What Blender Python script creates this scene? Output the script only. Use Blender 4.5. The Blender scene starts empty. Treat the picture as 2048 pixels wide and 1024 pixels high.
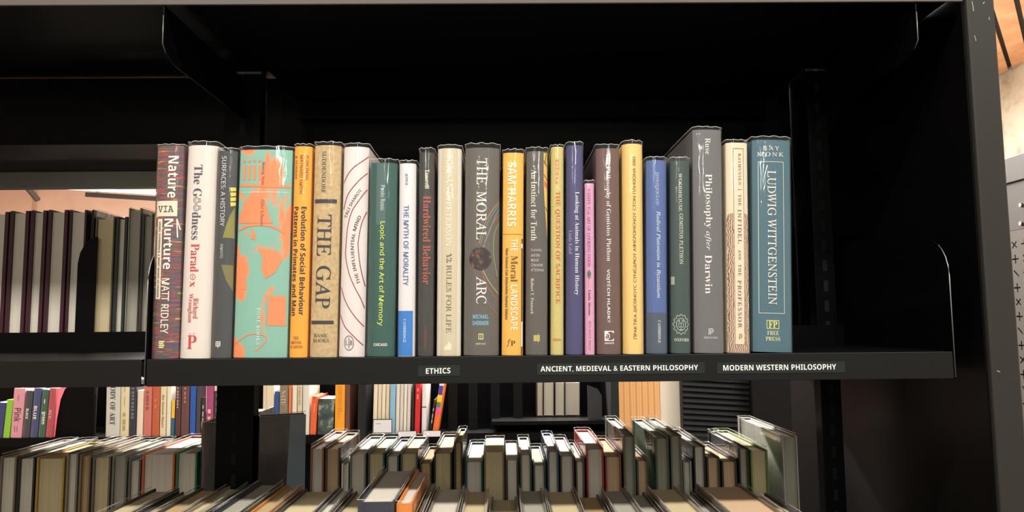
import bpy, bmesh, math, random
from mathutils import Matrix, Vector, noise

random.seed(7)
SC = bpy.context.scene
COL = SC.collection
R = math.radians

# ------------------------------------------------------------------ camera
F = 1450.0
EYE = Vector((0, -0.80, 1.45))
ROT = Matrix.Rotation(-R(0.667), 3, 'Z') @ Matrix.Rotation(math.pi / 2 + R(5.16), 3, 'X') @ Matrix.Rotation(-R(0.53), 3, 'Z')
cam = bpy.data.objects.new('camera', bpy.data.cameras.new('camera'))
cam.data.sensor_width = 36
cam.data.lens = 36 * F / 2048
cam.data.clip_start = 0.02
cam.matrix_world = Matrix.Translation(EYE) @ ROT.to_4x4()
COL.objects.link(cam)
SC.camera = cam

# ------------------------------------------------------------------ light
SC.view_settings.view_transform = 'Standard'
SC.view_settings.look = 'None'
SC.view_settings.exposure = 0.0
SC.view_settings.gamma = 1.0
SC.view_settings.use_curve_mapping = False
SC.cycles.transparent_max_bounces = 16
SC.cycles.max_bounces = 6
wd = bpy.data.worlds.new('hall_light')
SC.world = wd
wd.use_nodes = True
wd.node_tree.nodes['Background'].inputs[0].default_value = (1.0, 0.93, 0.86, 1)
wd.node_tree.nodes['Background'].inputs[1].default_value = 0.40


def lamp(loc, sx, sy, power, color=(1, .95, .88), rot=(0, 0, 0)):
    l = bpy.data.lights.new('ceiling_or_fill_lamp', 'AREA')
    l.shape = 'RECTANGLE'
    l.size, l.size_y, l.energy, l.color = sx, sy, power, color
    o = bpy.data.objects.new('ceiling_or_fill_lamp', l)
    o.location = loc
    o.rotation_euler = rot
    COL.objects.link(o)
    return o


# rows of ceiling lamps: over the aisle in front, over the hall behind the viewer, over the far aisle
lamp((0.1, -1.05, 2.95), 3.4, 0.16, 93, (1, .965, .91))
lamp((-1.3, -3.6, 2.95), 0.08, 1.6, 20, (1, .97, .90))
lamp((0.15, -3.6, 2.95), 0.08, 1.6, 20, (1, .97, .90))
lamp((1.5, -3.6, 2.95), 0.08, 1.6, 20, (1, .97, .90))
lamp((-0.7, -6.4, 2.95), 0.08, 2.2, 60, (.96, 1, .86))
lamp((0.8, -6.4, 2.95), 0.08, 2.2, 60, (.96, 1, .86))
lamp((0.3, 1.35, 2.95), 3.8, 0.14, 60, (1, .94, .85))
lamp((-2.8, 1.35, 2.95), 2.0, 0.14, 34, (1, .94, .85))
lamp((0.0, 2.75, 2.95), 4.0, 0.16, 900, (1, .95, .87))
lamp((0.0, 4.2, 2.95), 5.0, 0.16, 10, (1, .93, .84))
lamp((2.3, 3.2, 2.2), 0.8, 0.3, 11, (1, .94, .84), (math.pi, 0, 0))   # unseen up-facing fill light, added to brighten soffit and concrete wall
lamp((1.9, 1.0, 2.95), 0.16, 3.0, 60, (1, .94, .86))


# ------------------------------------------------------------------ helpers
def ray(px, py):
    return ROT @ Vector(((px - 1024) / F, -(py - 512) / F, -1))


def at(px, py, Y):
    d = ray(px, py)
    return EYE + d * ((Y + 0.80) / d.y)


def onz(px, py, z):
    d = ray(px, py)
    return EYE + d * ((z - EYE.z) / d.z)


def lin(c):
    r = []
    for v in c:
        v = v / 255
        r.append(v / 12.92 if v <= .04045 else ((v + .055) / 1.055) ** 2.4)
    return (r[0], r[1], r[2], 1)


MATS = {}


def M(col, rough=.55, metal=0, spec=.5, emit=0):
    k = (tuple(col), rough, metal, spec, emit)
    if k in MATS:
        return MATS[k]
    m = bpy.data.materials.new('paint_%d_%d_%d' % tuple(col))
    m.use_nodes = True
    b = m.node_tree.nodes['Principled BSDF']
    b.inputs['Base Color'].default_value = lin(col)
    b.inputs['Roughness'].default_value = rough
    b.inputs['Metallic'].default_value = metal
    b.inputs['Specular IOR Level'].default_value = spec
    if emit:
        b.inputs['Emission Color'].default_value = lin(col)
        b.inputs['Emission Strength'].default_value = emit
    MATS[k] = m
    return m


def noisemat(name, stops, scale, detail=3, stretch=(1, 1, 1), rough=.55, interp='LINEAR', dist=0., bump=0., kind='noise'):
    if name in MATS:
        return MATS[name]
    m = bpy.data.materials.new(name)
    m.use_nodes = True
    nt = m.node_tree
    b = nt.nodes['Principled BSDF']
    b.inputs['Roughness'].default_value = rough
    tc = nt.nodes.new('ShaderNodeTexCoord')
    mp = nt.nodes.new('ShaderNodeMapping')
    mp.inputs['Scale'].default_value = stretch
    nt.links.new(tc.outputs['Object'], mp.inputs['Vector'])
    n = nt.nodes.new('ShaderNodeTexNoise' if kind == 'noise' else 'ShaderNodeTexWave')
    n.inputs['Scale'].default_value = scale
    n.inputs['Detail'].default_value = detail
    n.inputs['Distortion'].default_value = dist
    nt.links.new(mp.outputs[0], n.inputs['Vector'])
    cr = nt.nodes.new('ShaderNodeValToRGB')
    cr.color_ramp.interpolation = interp
    e = cr.color_ramp.elements
    while len(e) < len(stops):
        e.new(.5)
    for el, (p, c) in zip(e, stops):
        el.position = p
        el.color = lin(c)
    nt.links.new(n.outputs['Fac'], cr.inputs[0])
    nt.links.new(cr.outputs[0], b.inputs['Base Color'])
    if bump:
        bp = nt.nodes.new('ShaderNodeBump')
        bp.inputs['Strength'].default_value = bump
        bp.inputs['Distance'].default_value = .002
        nt.links.new(n.outputs['Fac'], bp.inputs['Height'])
        nt.links.new(bp.outputs[0], b.inputs['Normal'])
    MATS[name] = m
    return m


def film(name, gloss, haze, seed):
    """thin clear plastic film: mostly transparent, Fresnel gloss on a crinkled surface, a little milky haze"""
    m = bpy.data.materials.new(name)
    m.use_nodes = True
    nt = m.node_tree
    for n in list(nt.nodes):
        nt.nodes.remove(n)
    out = nt.nodes.new('ShaderNodeOutputMaterial')
    tr = nt.nodes.new('ShaderNodeBsdfTransparent')
    gl = nt.nodes.new('ShaderNodeBsdfGlossy')
    gl.inputs['Roughness'].default_value = .05
    df = nt.nodes.new('ShaderNodeBsdfDiffuse')
    df.inputs['Color'].default_value = (.9, .9, .88, 1)
    tc = nt.nodes.new('ShaderNodeTexCoord')
    oi = nt.nodes.new('ShaderNodeObjectInfo')
    add = nt.nodes.new('ShaderNodeVectorMath')
    mp = nt.nodes.new('ShaderNodeMapping')
    mp.inputs['Scale'].default_value = (1, 1, .35)
    nz = nt.nodes.new('ShaderNodeTexNoise')
    nz.inputs['Scale'].default_value = 75
    nz.inputs['Detail'].default_value = 1.5
    nz.inputs['Distortion'].default_value = .8
    bp = nt.nodes.new('ShaderNodeBump')
    bp.inputs['Strength'].default_value = .32
    bp.inputs['Distance'].default_value = .0022
    fr = nt.nodes.new('ShaderNodeFresnel')
    L = nt.links.new
    # the sheet has no inside: use the same index from both of its sides
    ge = nt.nodes.new('ShaderNodeNewGeometry')
    mr = nt.nodes.new('ShaderNodeMapRange')
    mr.inputs['To Min'].default_value = gloss
    mr.inputs['To Max'].default_value = 1 / gloss
    L(ge.outputs['Backfacing'], mr.inputs['Value'])
    L(mr.outputs[0], fr.inputs['IOR'])
    L(tc.outputs['Object'], add.inputs[0])
    L(oi.outputs['Location'], add.inputs[1])
    L(add.outputs[0], mp.inputs['Vector'])
    L(mp.outputs[0], nz.inputs['Vector'])
    L(nz.outputs['Fac'], bp.inputs['Height'])
    L(bp.outputs[0], gl.inputs['Normal'])
    L(bp.outputs[0], fr.inputs['Normal'])
    m1 = nt.nodes.new('ShaderNodeMixShader')
    m1.inputs[0].default_value = haze
    L(tr.outputs[0], m1.inputs[1])
    L(df.outputs[0], m1.inputs[2])
    m2 = nt.nodes.new('ShaderNodeMixShader')
    L(fr.outputs[0], m2.inputs[0])
    L(m1.outputs[0], m2.inputs[1])
    L(gl.outputs[0], m2.inputs[2])
    L(m2.outputs[0], out.inputs[0])
    return m


FILM = film('clear_plastic_film', 1.42, .022, 0)
RIM = film('clear_plastic_edge', 2.1, .38, 1)

BLACK = M((6, 6, 7), .45, 0, .12)
BLACK2 = M((4, 4, 6), .45, 0, .12)
LIP = M((17, 17, 16), .45, 0, .3)
CHAR = M((46, 44, 41), .5, 0, .3)
CHAR2 = M((92, 86, 81), .5, 0, .3)
STEEL = M((190, 188, 180), .3, 1)


def link(name, vs, fs, mat, parent=None, smooth=False, mats=None, midx=None):
    me = bpy.data.meshes.new(name)
    me.from_pydata([tuple(v) for v in vs], [], fs)
    for mm in (mats or [mat]):
        me.materials.append(mm)
    if midx:
        me.polygons.foreach_set('material_index', midx)
    if smooth:
        me.polygons.foreach_set('use_smooth', [True] * len(me.polygons))
    me.update()
    o = bpy.data.objects.new(name, me)
    COL.objects.link(o)
    if parent is not None:
        o.parent = parent
    return o


def tag(o, label=None, cat=None, group=None, kind=None):
    if label:
        o['label'] = label
    if cat:
        o['category'] = cat
    if group:
        o['group'] = group
    if kind:
        o['kind'] = kind
    return o


def thing(name, loc, label, cat, group=None, rot=(0, 0, 0)):
    o = bpy.data.objects.new(name, None)
    o.empty_display_size = .02
    o.location = loc
    o.rotation_euler = rot
    COL.objects.link(o)
    return tag(o, label, cat, group)


class MB:
    def __init__(s):
        s.v, s.f = [], []

    def box(s, x0, x1, y0, y1, z0, z1):
        n = len(s.v)
        s.v += [(x, y, z) for x in (x0, x1) for y in (y0, y1) for z in (z0, z1)]
        s.f += [tuple(n + i for i in q) for q in ((0, 1, 3, 2), (4, 6, 7, 5), (0, 4, 5, 1), (2, 3, 7, 6), (0, 2, 6, 4), (1, 5, 7, 3))]
        return s

    def prism(s, poly, axis, a, b):
        """closed 2D polygon extruded along an axis"""
        n, k = len(s.v), len(poly)
        for t in (a, b):
            for p, q in poly:
                s.v.append({'X': (t, p, q), 'Y': (p, t, q), 'Z': (p, q, t)}[axis])
        s.f.append(tuple(range(n, n + k)))
        s.f.append(tuple(range(n + 2 * k - 1, n + k - 1, -1)))
        for i in range(k):
            j = (i + 1) % k
            s.f.append((n + j, n + i, n + k + i, n + k + j))
        return s

    def tube(s, pts, r, seg=6):
        n = len(s.v)
        for i, p in enumerate(pts):
            p = Vector(p)
            a = Vector(pts[max(i - 1, 0)])
            b = Vector(pts[min(i + 1, len(pts) - 1)])
            t = (b - a).normalized()
            u = t.cross(Vector((0, 0, 1)))
            if u.length < .1:
                u = t.cross(Vector((0, 1, 0)))
            u.normalize()
            w = t.cross(u)
            for j in range(seg):
                an = 2 * math.pi * j / seg
                s.v.append(tuple(p + u * r * math.cos(an) + w * r * math.sin(an)))
        for i in range(len(pts) - 1):
            for j in range(seg):
                k = (j + 1) % seg
                s.f.append((n + i * seg + j, n + i * seg + k, n + (i + 1) * seg + k, n + (i + 1) * seg + j))
        s.f.append(tuple(n + j for j in range(seg))[::-1])
        s.f.append(tuple(n + (len(pts) - 1) * seg + j for j in range(seg)))
        return s

    def go(s, name, mat, parent=None, smooth=False, bevel=0):
        o = link(name, s.v, s.f, mat, parent, smooth)
        if bevel:
            b = o.modifiers.new('b', 'BEVEL')
            b.width = bevel
            b.segments = 2
        return o


# ------------------------------------------------------------------ lettering
def alpha(s, U, l, D=None):
    o = ''
    for c in s:
        if 'A' <= c <= 'Z':
            o += chr(U + ord(c) - 65)
        elif 'a' <= c <= 'z':
            o += chr(l + ord(c) - 97)
        elif D and '0' <= c <= '9':
            o += chr(D + ord(c) - 48)
        else:
            o += c
    return o.replace(chr(0x1D455), chr(0x210E))


def styled(s, st):
    if st == 'serif':      # bold serif, thinned
        return alpha(s, 0x1D400, 0x1D41A, 0x1D7CE), -.005, 0
    if st == 'serifb':
        return alpha(s, 0x1D400, 0x1D41A, 0x1D7CE), 0, 0
    if st == 'caps':       # regular serif: the italic set, stood upright
        return alpha(s, 0x1D434, 0x1D44E, 0x1D7CE), .004, -.25
    if st == 'ital':
        return alpha(s, 0x1D434, 0x1D44E), .004, 0
    if st == 'bold':
        return alpha(s, 0x1D5D4, 0x1D5EE, 0x1D7EC), 0, 0
    if st == 'noto':
        return alpha(s, 0x1D5A0, 0x1D5BA, 0x1D7E2), .004, 0
    if st == 'mono':
        return alpha(s, 0x1D670, 0x1D68A, 0x1D7F6), .012, 0
    if st == 'plain':
        return s, 0, 0
    return alpha(s, 0x1D5A0, 0x1D5BA, 0x1D7E2), .009, 0


def text_mesh(s, st, space=1.0):
    """flat text as (verts, faces) with its ink box scaled to 0..1"""
    t, off, shear = styled(s, st)
    c = bpy.data.curves.new('lettering', 'FONT')
    c.body = t
    c.size = 1
    c.offset = off
    c.resolution_u = 3
    c.space_character = space
    o = bpy.data.objects.new('lettering', c)
    COL.objects.link(o)
    me = bpy.data.meshes.new_from_object(o)
    vs = [(v.co.x + shear * v.co.y, v.co.y) for v in me.vertices]
    fs = [tuple(p.vertices) for p in me.polygons]
    bpy.data.objects.remove(o)
    bpy.data.curves.remove(c)
    bpy.data.meshes.remove(me)
    x0, x1 = min(v[0] for v in vs), max(v[0] for v in vs)
    y0, y1 = min(v[1] for v in vs), max(v[1] for v in vs)
    return [((x - x0) / (x1 - x0), (y - y0) / (y1 - y0)) for x, y in vs], fs, (x1 - x0) / (y1 - y0)


def conform(name, vs, fs, mat, parent, prof, cuts):
    """flat (x, z) mesh laid on a curved spine: cut into strips, then pushed onto the profile"""
    bm = bmesh.new()
    bv = [bm.verts.new((x, 0, z)) for x, z in vs]
    for f in fs:
        try:
            bm.faces.new([bv[i] for i in f])
        except ValueError:
            pass
    for cx in cuts:
        bmesh.ops.bisect_plane(bm, geom=bm.verts[:] + bm.edges[:] + bm.faces[:], dist=1e-7, plane_co=(cx, 0, 0), plane_no=(1, 0, 0))
    for v in bm.verts:
        v.co.y = prof(v.co.x)
    bmesh.ops.recalc_face_normals(bm, faces=bm.faces[:])
    sm = sum((f.normal.y * f.calc_area()) for f in bm.faces)
    if sm > 0:
        bmesh.ops.reverse_faces(bm, faces=bm.faces[:])
    me = bpy.data.meshes.new(name)
    bm.to_mesh(me)
    bm.free()
    me.materials.append(mat)
    o = bpy.data.objects.new(name, me)
    COL.objects.link(o)
    o.parent = parent
    return o


# ------------------------------------------------------------------ books
def body(root, w, h, d, sag, cover_mat, page_mat, t=.0026, paper=False, jacket=.004, jmat=True, cov=None, turned=False, seg=12, wave=1.0):
    """cover, page block and plastic jacket; spine at y=0 looking to -y, standing on z=0"""
    hw = w / 2

    def P(x):
        s = min(abs(x) / hw, 1)
        return sag * s ** 3

    xs = [-hw + w * i / seg for i in range(seg + 1)]
    outer = [(x, P(x)) for x in xs]
    sgn = -1 if turned else 1

    def T(pts):
        return [(sgn * x, sgn * y) for x, y in pts]
    poly = [(-hw, d)] + outer + [(hw, d), (hw - t, d), (hw - t, sag + .004), (-hw + t, sag + .004), (-hw + t, d)]
    MB().prism(T(poly), 'Z', 0, h).go(cov or 'cover', cover_mat, root)
    ov = .0 if paper else .003
    pg = [(-hw + t, sag + .0041), (hw - t, sag + .0041), (hw - t, d - ov - .0005), (hw * .5, d - ov - .003 * (not paper)), (-hw * .5, d - ov - .003 * (not paper)), (-hw + t, d - ov - .0005)]
    MB().prism(T(pg), 'Z', ov, h - ov).go('page_block', page_mat, root)
    if jmat:
        g = .0008
        ring = [(-hw - g, d * .97)] + [(-hw - g, sag + (d - sag) * k) for k in (.6, .2)] + [(x * (1 + g / hw), P(x) - g) for x in xs] + [(hw + g, sag + (d - sag) * k) for k in (.2, .6)] + [(hw + g, d * .97)]
        ring = T(ring)
        vs, fs = [], []
        lv = [0.0005, h * .5, h, h + jacket]
        k = len(ring)
        sd = random.random() * 50
        top = []
        for li, z in enumerate(lv):
            for i, (x, y) in enumerate(ring):
                dz = wave * (.0009 * noise.noise(Vector((x * 160 + sd, y * 60, 3))) + .0005 * math.sin(i * 1.7 + sd)) if li == 3 else 0
                vs.append((x, y, z + dz))
                if li == 3:
                    top.append((x, y, z + dz))
        for li in range(3):
            for i in range(k - 1):
                fs.append((li * k + i, li * k + i + 1, (li + 1) * k + i + 1, (li + 1) * k + i))
        jk = link('plastic_jacket', vs, fs, FILM, root, True)
        MB().tube(top, .00042, 5).go('jacket_edge', RIM, jk, True)
    return P


def lean_frame(x0t, x1t, yt, x0b, x1b, yb, Y):
    """photo corners of a spine -> base point, width, height, lean on the plane Y"""
    tl, tr, bl, br = at(x0t, yt, Y), at(x1t, yt, Y), at(x0b, yb, Y), at(x1b, yb, Y)
    h = ((tl.z + tr.z) - (bl.z + br.z)) / 2
    w = ((tr.x - tl.x) + (br.x - bl.x)) / 2
    lean = math.atan2((tl.x + tr.x) / 2 - (bl.x + br.x) / 2, h)
    return (bl.x + br.x) / 2, w, h, lean


SHELF_TOP = 1.45 - .0375


class Spine:
    def __init__(s, name, label, q, col, Y=.006, depth=.15, sag=.004, paper=False, jt=7, mat=None, page=(222, 212, 190), group='books on the labelled shelf', z0=SHELF_TOP, t=.0026, cat='book'):
        s.q = q
        x0t, x1t, yt, x0b, x1b, yb = q
        cx, w, h, lean = lean_frame(*q, Y)
        s.w = w = w - .0018
        if z0 is not None:
            s.h = h = (at((x0t + x1t) / 2, yt, Y).z - z0)
        s.h = h
        s.root = thing(name, (cx, Y, (z0 if z0 is not None else at(x0b, yb, Y).z) + abs(math.sin(lean)) * w / 2 + .0002), label, cat, group, (0, lean, 0))
        s.prof = body(s.root, w, h, depth, sag, mat or M(col, .5), M(page, .9), t=t, paper=paper, jacket=jt * .00055, jmat=jt > 0)
        s.cuts = [w * (k / 12 - .5) for k in range(1, 12)]

    def uv(s, px, py, yc=None):
        x0t, x1t, yt, x0b, x1b, yb = s.q
        k = (py - yt) / (yb - yt)
        kc = k if yc is None else (yc - yt) / (yb - yt)
        a, b = x0t + (x0b - x0t) * kc, x1t + (x1b - x1t) * kc
        return ((px - a) / (b - a) - .5) * s.w, s.h * (1 - k)

    def lay(s, name, vs, fs, col, lift=.00025, mat=None, parent=None):
        hw = s.w / 2 * .995
        vs = [(max(-hw, min(hw, x)), max(.0005, min(s.h - .0003, z))) for x, z in vs]
        return conform(name, vs, fs, mat or M(col, .55), parent or s.root, lambda x: s.prof(x) - lift, s.cuts)

    def txt(s, t, rect, col, st='sans', d='D', name='title', space=1.0):
        x0, y0, x1, y1 = rect
        yc = (y0 + y1) / 2
        v, f, a = text_mesh(t, st, space)
        out = []
        for a_, b_ in v:
            if d == 'D':
                px, py = x0 + (x1 - x0) * b_, y0 + (y1 - y0) * a_
            elif d == 'U':
                px, py = x1 - (x1 - x0) * b_, y1 - (y1 - y0) * a_
            else:
                px, py = x0 + (x1 - x0) * a_, y1 - (y1 - y0) * b_
            out.append(s.uv(px, py, yc))
        return s.lay(name, out, f, col, .0004)

    def path(s, t, pts, hpx, col, st='sans', name='title'):
        """text set along a path (photo points), letters standing to the left of travel"""
        v, f, a = text_mesh(t, st)
        P = smooth(pts)
        L = [0]
        for p, q in zip(P, P[1:]):
            L.append(L[-1] + math.dist(p, q))
        out = []
        for a_, b_ in v:
            l = a_ * L[-1]
            i = max(i for i in range(len(P) - 1) if L[i] <= l + 1e-9)
            k = (l - L[i]) / (L[i + 1] - L[i])
            dx, dy = P[i + 1][0] - P[i][0], P[i + 1][1] - P[i][1]
            n = math.hypot(dx, dy)
            x, y = P[i][0] + dx * k + dy / n * hpx * b_, P[i][1] + dy * k - dx / n * hpx * b_
            out.append(s.uv(x, y))
        return s.lay(name, out, f, col, .0004)

    def rect(s, x0, y0, x1, y1, col, name='print_block', lift=.00022, mat=None):
        yc = (y0 + y1) / 2
        vs = [s.uv(x0, y0, yc), s.uv(x1, y0, yc), s.uv(x1, y1, yc), s.uv(x0, y1, yc)]
        return s.lay(name, vs, [(0, 1, 2, 3)], col, lift, mat)

    def poly(s, pts, col, name='print_shape', lift=.00028, mat=None):
        return s.lay(name, [s.uv(*p) for p in pts], [tuple(range(len(pts)))], col, lift, mat)

    def stroke(s, pts, wpx, col, name='printed_line', lift=.0003, closed=False, sm=True, mat=None):
        P = smooth(pts) if sm else list(pts)
        if closed:
            P = P + [P[0], P[1]]
        vs, fs = [], []
        for i, p in enumerate(P):
            a, b = P[max(i - 1, 0)], P[min(i + 1, len(P) - 1)]
            dx, dy = b[0] - a[0], b[1] - a[1]
            n = math.hypot(dx, dy) or 1
            vs += [s.uv(p[0] + dy / n * wpx / 2, p[1] - dx / n * wpx / 2), s.uv(p[0] - dy / n * wpx / 2, p[1] + dx / n * wpx / 2)]
        for i in range(len(P) - 1):
            fs.append((2 * i, 2 * i + 1, 2 * i + 3, 2 * i + 2))
        return s.lay(name, vs, fs, col, lift, mat)

    def ring(s, cx, cy, rx, ry, wpx, col, name='printed_ring', n=20):
        return s.stroke([(cx + rx * math.cos(2 * math.pi * i / n), cy + ry * math.sin(2 * math.pi * i / n)) for i in range(n)], wpx, col, name, closed=True, sm=False)

    def frame(s, x0, y0, x1, y1, wpx, col, name='printed_frame'):
        h = wpx / 2
        yc = (y0 + y1) / 2
        vs, fs = [], []
        for a, b, c, d_ in ((x0, y0 - h, x1, y0 + h), (x0, y1 - h, x1, y1 + h), (x0 - h, y0 - h, x0 + h, y1 + h), (x1 - h, y0 - h, x1 + h, y1 + h)):
            n = len(vs)
            vs += [s.uv(a, b, yc), s.uv(c, b, yc), s.uv(c, d_, yc), s.uv(a, d_, yc)]
            fs.append((n, n + 1, n + 2, n + 3))
        return s.lay(name, vs, fs, col, .0003)

    def face(s, cx, cy, r, col, sad=False):
        """little round face, turned a quarter like the lettering"""
        s.ring(cx, cy, r, r, 1.0, col, 'face_outline', 14)
        for e in (-1, 1):
            s.rect(cx + r * .15, cy + e * r * .35 - .6, cx + r * .15 + 1.3, cy + e * r * .35 + .6, col, 'face_eye', .0004)
        k = -1 if not sad else 1
        s.stroke([(cx - r * .15 + k * r * .0, cy - r * .5), (cx - r * .35 + k * r * .15, cy), (cx - r * .15, cy + r * .5)], .9, col, 'face_mouth')


def smooth(pts, n=5):
    if len(pts) < 3:
        return list(pts)
    out = []
    for i in range(len(pts) - 1):
        p0, p1, p2, p3 = pts[max(i - 1, 0)], pts[i], pts[i + 1], pts[min(i + 2, len(pts) - 1)]
        for k in range(n):
            t = k / n
            out.append(tuple(.5 * (2 * b + (c - a) * t + (2 * a - 5 * b + 4 * c - d) * t * t + (3 * b - a - 3 * c + d) * t ** 3) for a, b, c, d in zip(p0, p1, p2, p3)))
    out.append(pts[-1])
    return out


# ------------------------------------------------------------------ the hall
def struct(o):
    o['kind'] = 'structure'
    return o


plaster = noisemat('warm_plaster', [(.3, (214, 180, 160)), (.7, (226, 194, 174))], 4, rough=.9)
concrete = noisemat('raw_concrete', [(.3, (150, 142, 128)), (.5, (196, 188, 170)), (.7, (206, 200, 184))], 7, 6, rough=.85, bump=.4)
floor_m = noisemat('grey_floor', [(.3, (96, 92, 88)), (.7, (112, 108, 102))], 30, 4, rough=.6)
ceil_m = M((205, 196, 186), .9)
plank_m = noisemat('oak_plank', [(.3, (176, 124, 84)), (.7, (206, 150, 106))], 9, 4, (1, 1, 1), rough=.6)
struct(MB().box(-4.5, 4.2, -8, 5.6, -.05, 0).go('floor', floor_m))
struct(MB().box(-4.5, 4.2, 5.6, 5.7, 0, 3.3).go('wall_back', plaster))
WX = onz(1999, 152, 3.05).x
struct(MB().box(WX, WX + .1, -8, 5.6, 0, 3.3).go('wall_right', concrete))
struct(MB().box(-4.6, -4.5, -8, 5.6, 0, 3.3).go('wall_left', plaster))
struct(MB().box(-4.5, WX, -8, 5.6, 3.2, 3.25).go('ceiling', ceil_m))
# timber boards under the ceiling beside the right wall, running about 39 degrees off the shelves
soffit = thing('timber_soffit', (WX - .02, 3.6, 3.06), 'orange oak board soffit under the ceiling above the concrete wall', 'ceiling panel')
ang = R(39)
ux, uy = math.sin(ang), math.cos(ang)     # plank direction
vx, vy = math.cos(ang), -math.sin(ang)    # across the planks
seam = onz(2021, 140, 3.05)
sc0 = (seam.x - soffit.location.x) * vx + (seam.y - soffit.location.y) * vy
seam2 = onz(2048, 66, 3.05)
pw = abs((seam2.x - seam.x) * vx + (seam2.y - seam.y) * vy)
for k in range(-5, 6):
    a0, a1 = sc0 + k * pw + .012, sc0 + (k + 1) * pw - .012
    # clip the board to x <= 0 in soffit space
    pts = []
    quad = [(a0, -2.2), (a1, -2.2), (a1, 2.2), (a0, 2.2)]
    quad = [(a * vx + l * ux, a * vy + l * uy) for a, l in quad]
    for i in range(4):
        p, q = quad[i], quad[(i + 1) % 4]
        if p[0] <= 0:
            pts.append(p)
        if (p[0] <= 0) != (q[0] <= 0):
            t = -p[0] / (q[0] - p[0])
            pts.append((0, p[1] + (q[1] - p[1]) * t))
    if len(pts) > 2:
        MB().prism(pts, 'Z', -.01, .012).go('plank', plank_m, soffit)
MB().box(-2.8, .01, -2.6, 2.0, .013, .03).go('backing_board', BLACK2, soffit)

# ------------------------------------------------------------------ our shelving
XL, XR = -.3888, .4937       # ends of the labelled shelf
ZB = 1.45 - .0668            # underside of its lip


def shelf(name, label, x0, x1, ztop, y0, y1, lip=.0293, brackets=True, rear=True, lipmat=LIP, group=None, face=1):
    s = thing(name, ((x0 + x1) / 2, y0, ztop), label, 'shelf', group)
    hx = (x1 - x0) / 2
    d = y1 - y0
    MB().box(-hx, hx, .0021, d, -.0015, 0).go('deck', BLACK, s)
    if face == 1:
        MB().box(-hx, hx, 0, .002, -lip, 0).box(-hx, hx, .002, .018, -lip, -lip + .0015).go('front_lip', lipmat, s, bevel=.0005)
        if rear:
            MB().box(-hx, hx, d, d + .002, -.012, .028).go('rear_lip', BLACK, s)
    else:
        MB().box(-hx, hx, d, d + .002, -lip, 0).box(-hx, hx, d - .016, d, -lip, -lip + .0015).go('front_lip', lipmat, s, bevel=.0005)
    return s, hx, d


def bracket(parent, x, d, h, y0=.0, below=.028, mat=BLACK2, name='end_bracket'):
    """upright end plate of a shelf with a big rounded front corner"""
    r = .045
    pts = [(d, -below), (y0, -below), (y0, h - r)]
    for k in range(1, 8):
        a = math.pi / 2 * k / 7
        pts.append((y0 + r - r * math.cos(a), h - r + r * math.sin(a)))
    pts.append((d, h + .02))
    o = MB().prism(pts, 'X', x - .0008, x + .0008).go(name, mat, parent, bevel=.0003)
    MB().tube([(x, p - .0002, q) for p, q in pts[1:7]], .0006, 6).go('edge_highlight', M((118, 118, 116), .4, .6), o, True)  # bright highlight along the plate's front edge, modelled as a pale tube
    return o


main, hx, d = shelf('steel_shelf', 'black steel shelf with three white-lettered tape labels carrying the upright row of spines', XL, XR, SHELF_TOP, 0, .26)
for sx in (-1, 1):
    bracket(main, sx * (hx + .0025), d, .13, .001)


def strip(rect, trect, s, tilt=0):
    a, b, c = at(rect[0], rect[3], 0), at(rect[2], rect[1], 0), main.location
    x0, x1 = a.x - c.x, b.x - c.x
    zc = (at((rect[0] + rect[2]) / 2, (rect[1] + rect[3]) / 2, 0)).z - c.z
    hh = (rect[3] - rect[1]) / 2 * .000552
    sl = (x1 - x0) / 2 * tilt
    st = MB()
    st.v = [(x0, -.0006, zc - hh - sl), (x1, -.0006, zc - hh + sl), (x1, -.0006, zc + hh + sl), (x0, -.0006, zc + hh - sl)]
    st.v += [(x, -.0001, z) for x, y, z in st.v]
    st.f = [(0, 1, 2, 3), (7, 6, 5, 4), (0, 4, 5, 1), (1, 5, 6, 2), (2, 6, 7, 3), (3, 7, 4, 0)]
    so = st.go('label_strip', M((30, 36, 34), .3), main)
    so['label'] = 'clear and black tape label reading ' + s
    v, f, _ = text_mesh(s, 'bold')
    tx0, tx1 = at(trect[0], 740, 0).x - c.x, at(trect[2], 740, 0).x - c.x
    th = (trect[3] - trect[1]) * .000552
    tz = (at((trect[0] + trect[2]) / 2, (trect[1] + trect[3]) / 2, 0)).z - c.z
    link('lettering', [(tx0 + (tx1 - tx0) * p, -.0009, tz + th * (q - .5) + (p - .5) * (tx1 - tx0) * tilt) for p, q in v], f, M((226, 228, 224), .6), so)


strip((836, 731, 920, 752), (852, 736, 901, 747), 'ETHICS', .012)
strip((1074, 726, 1409, 748), (1081, 731, 1396, 743), 'ANCIENT, MEDIEVAL & EASTERN PHILOSOPHY')
strip((1434, 724, 1689, 746), (1446, 729, 1672, 740), 'MODERN WESTERN PHILOSOPHY')

# left bay, near and far shelves; rear shelves of our bay; canopy
shelf('steel_shelf', 'empty black steel shelf left of the labelled shelf', -1.25, XL - .006, SHELF_TOP, .0, .26)
far_l, _, _ = shelf('steel_shelf', 'black steel shelf carrying the maroon books in the left bay', -1.25, XL - .006, SHELF_TOP, .285, .53, face=2)
shelf('steel_shelf', 'black steel shelf behind the labelled one, empty', XL + .02, XR, SHELF_TOP, .285, .53, face=2)
up_l, uhx, ud = shelf('steel_shelf', 'dark steel shelf hanging above the maroon books in the left bay', -1.25, XL - .006, 1.45 + .2745, .285, .50, lip=.030, face=2, lipmat=M((70, 74, 72), .45))
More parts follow.
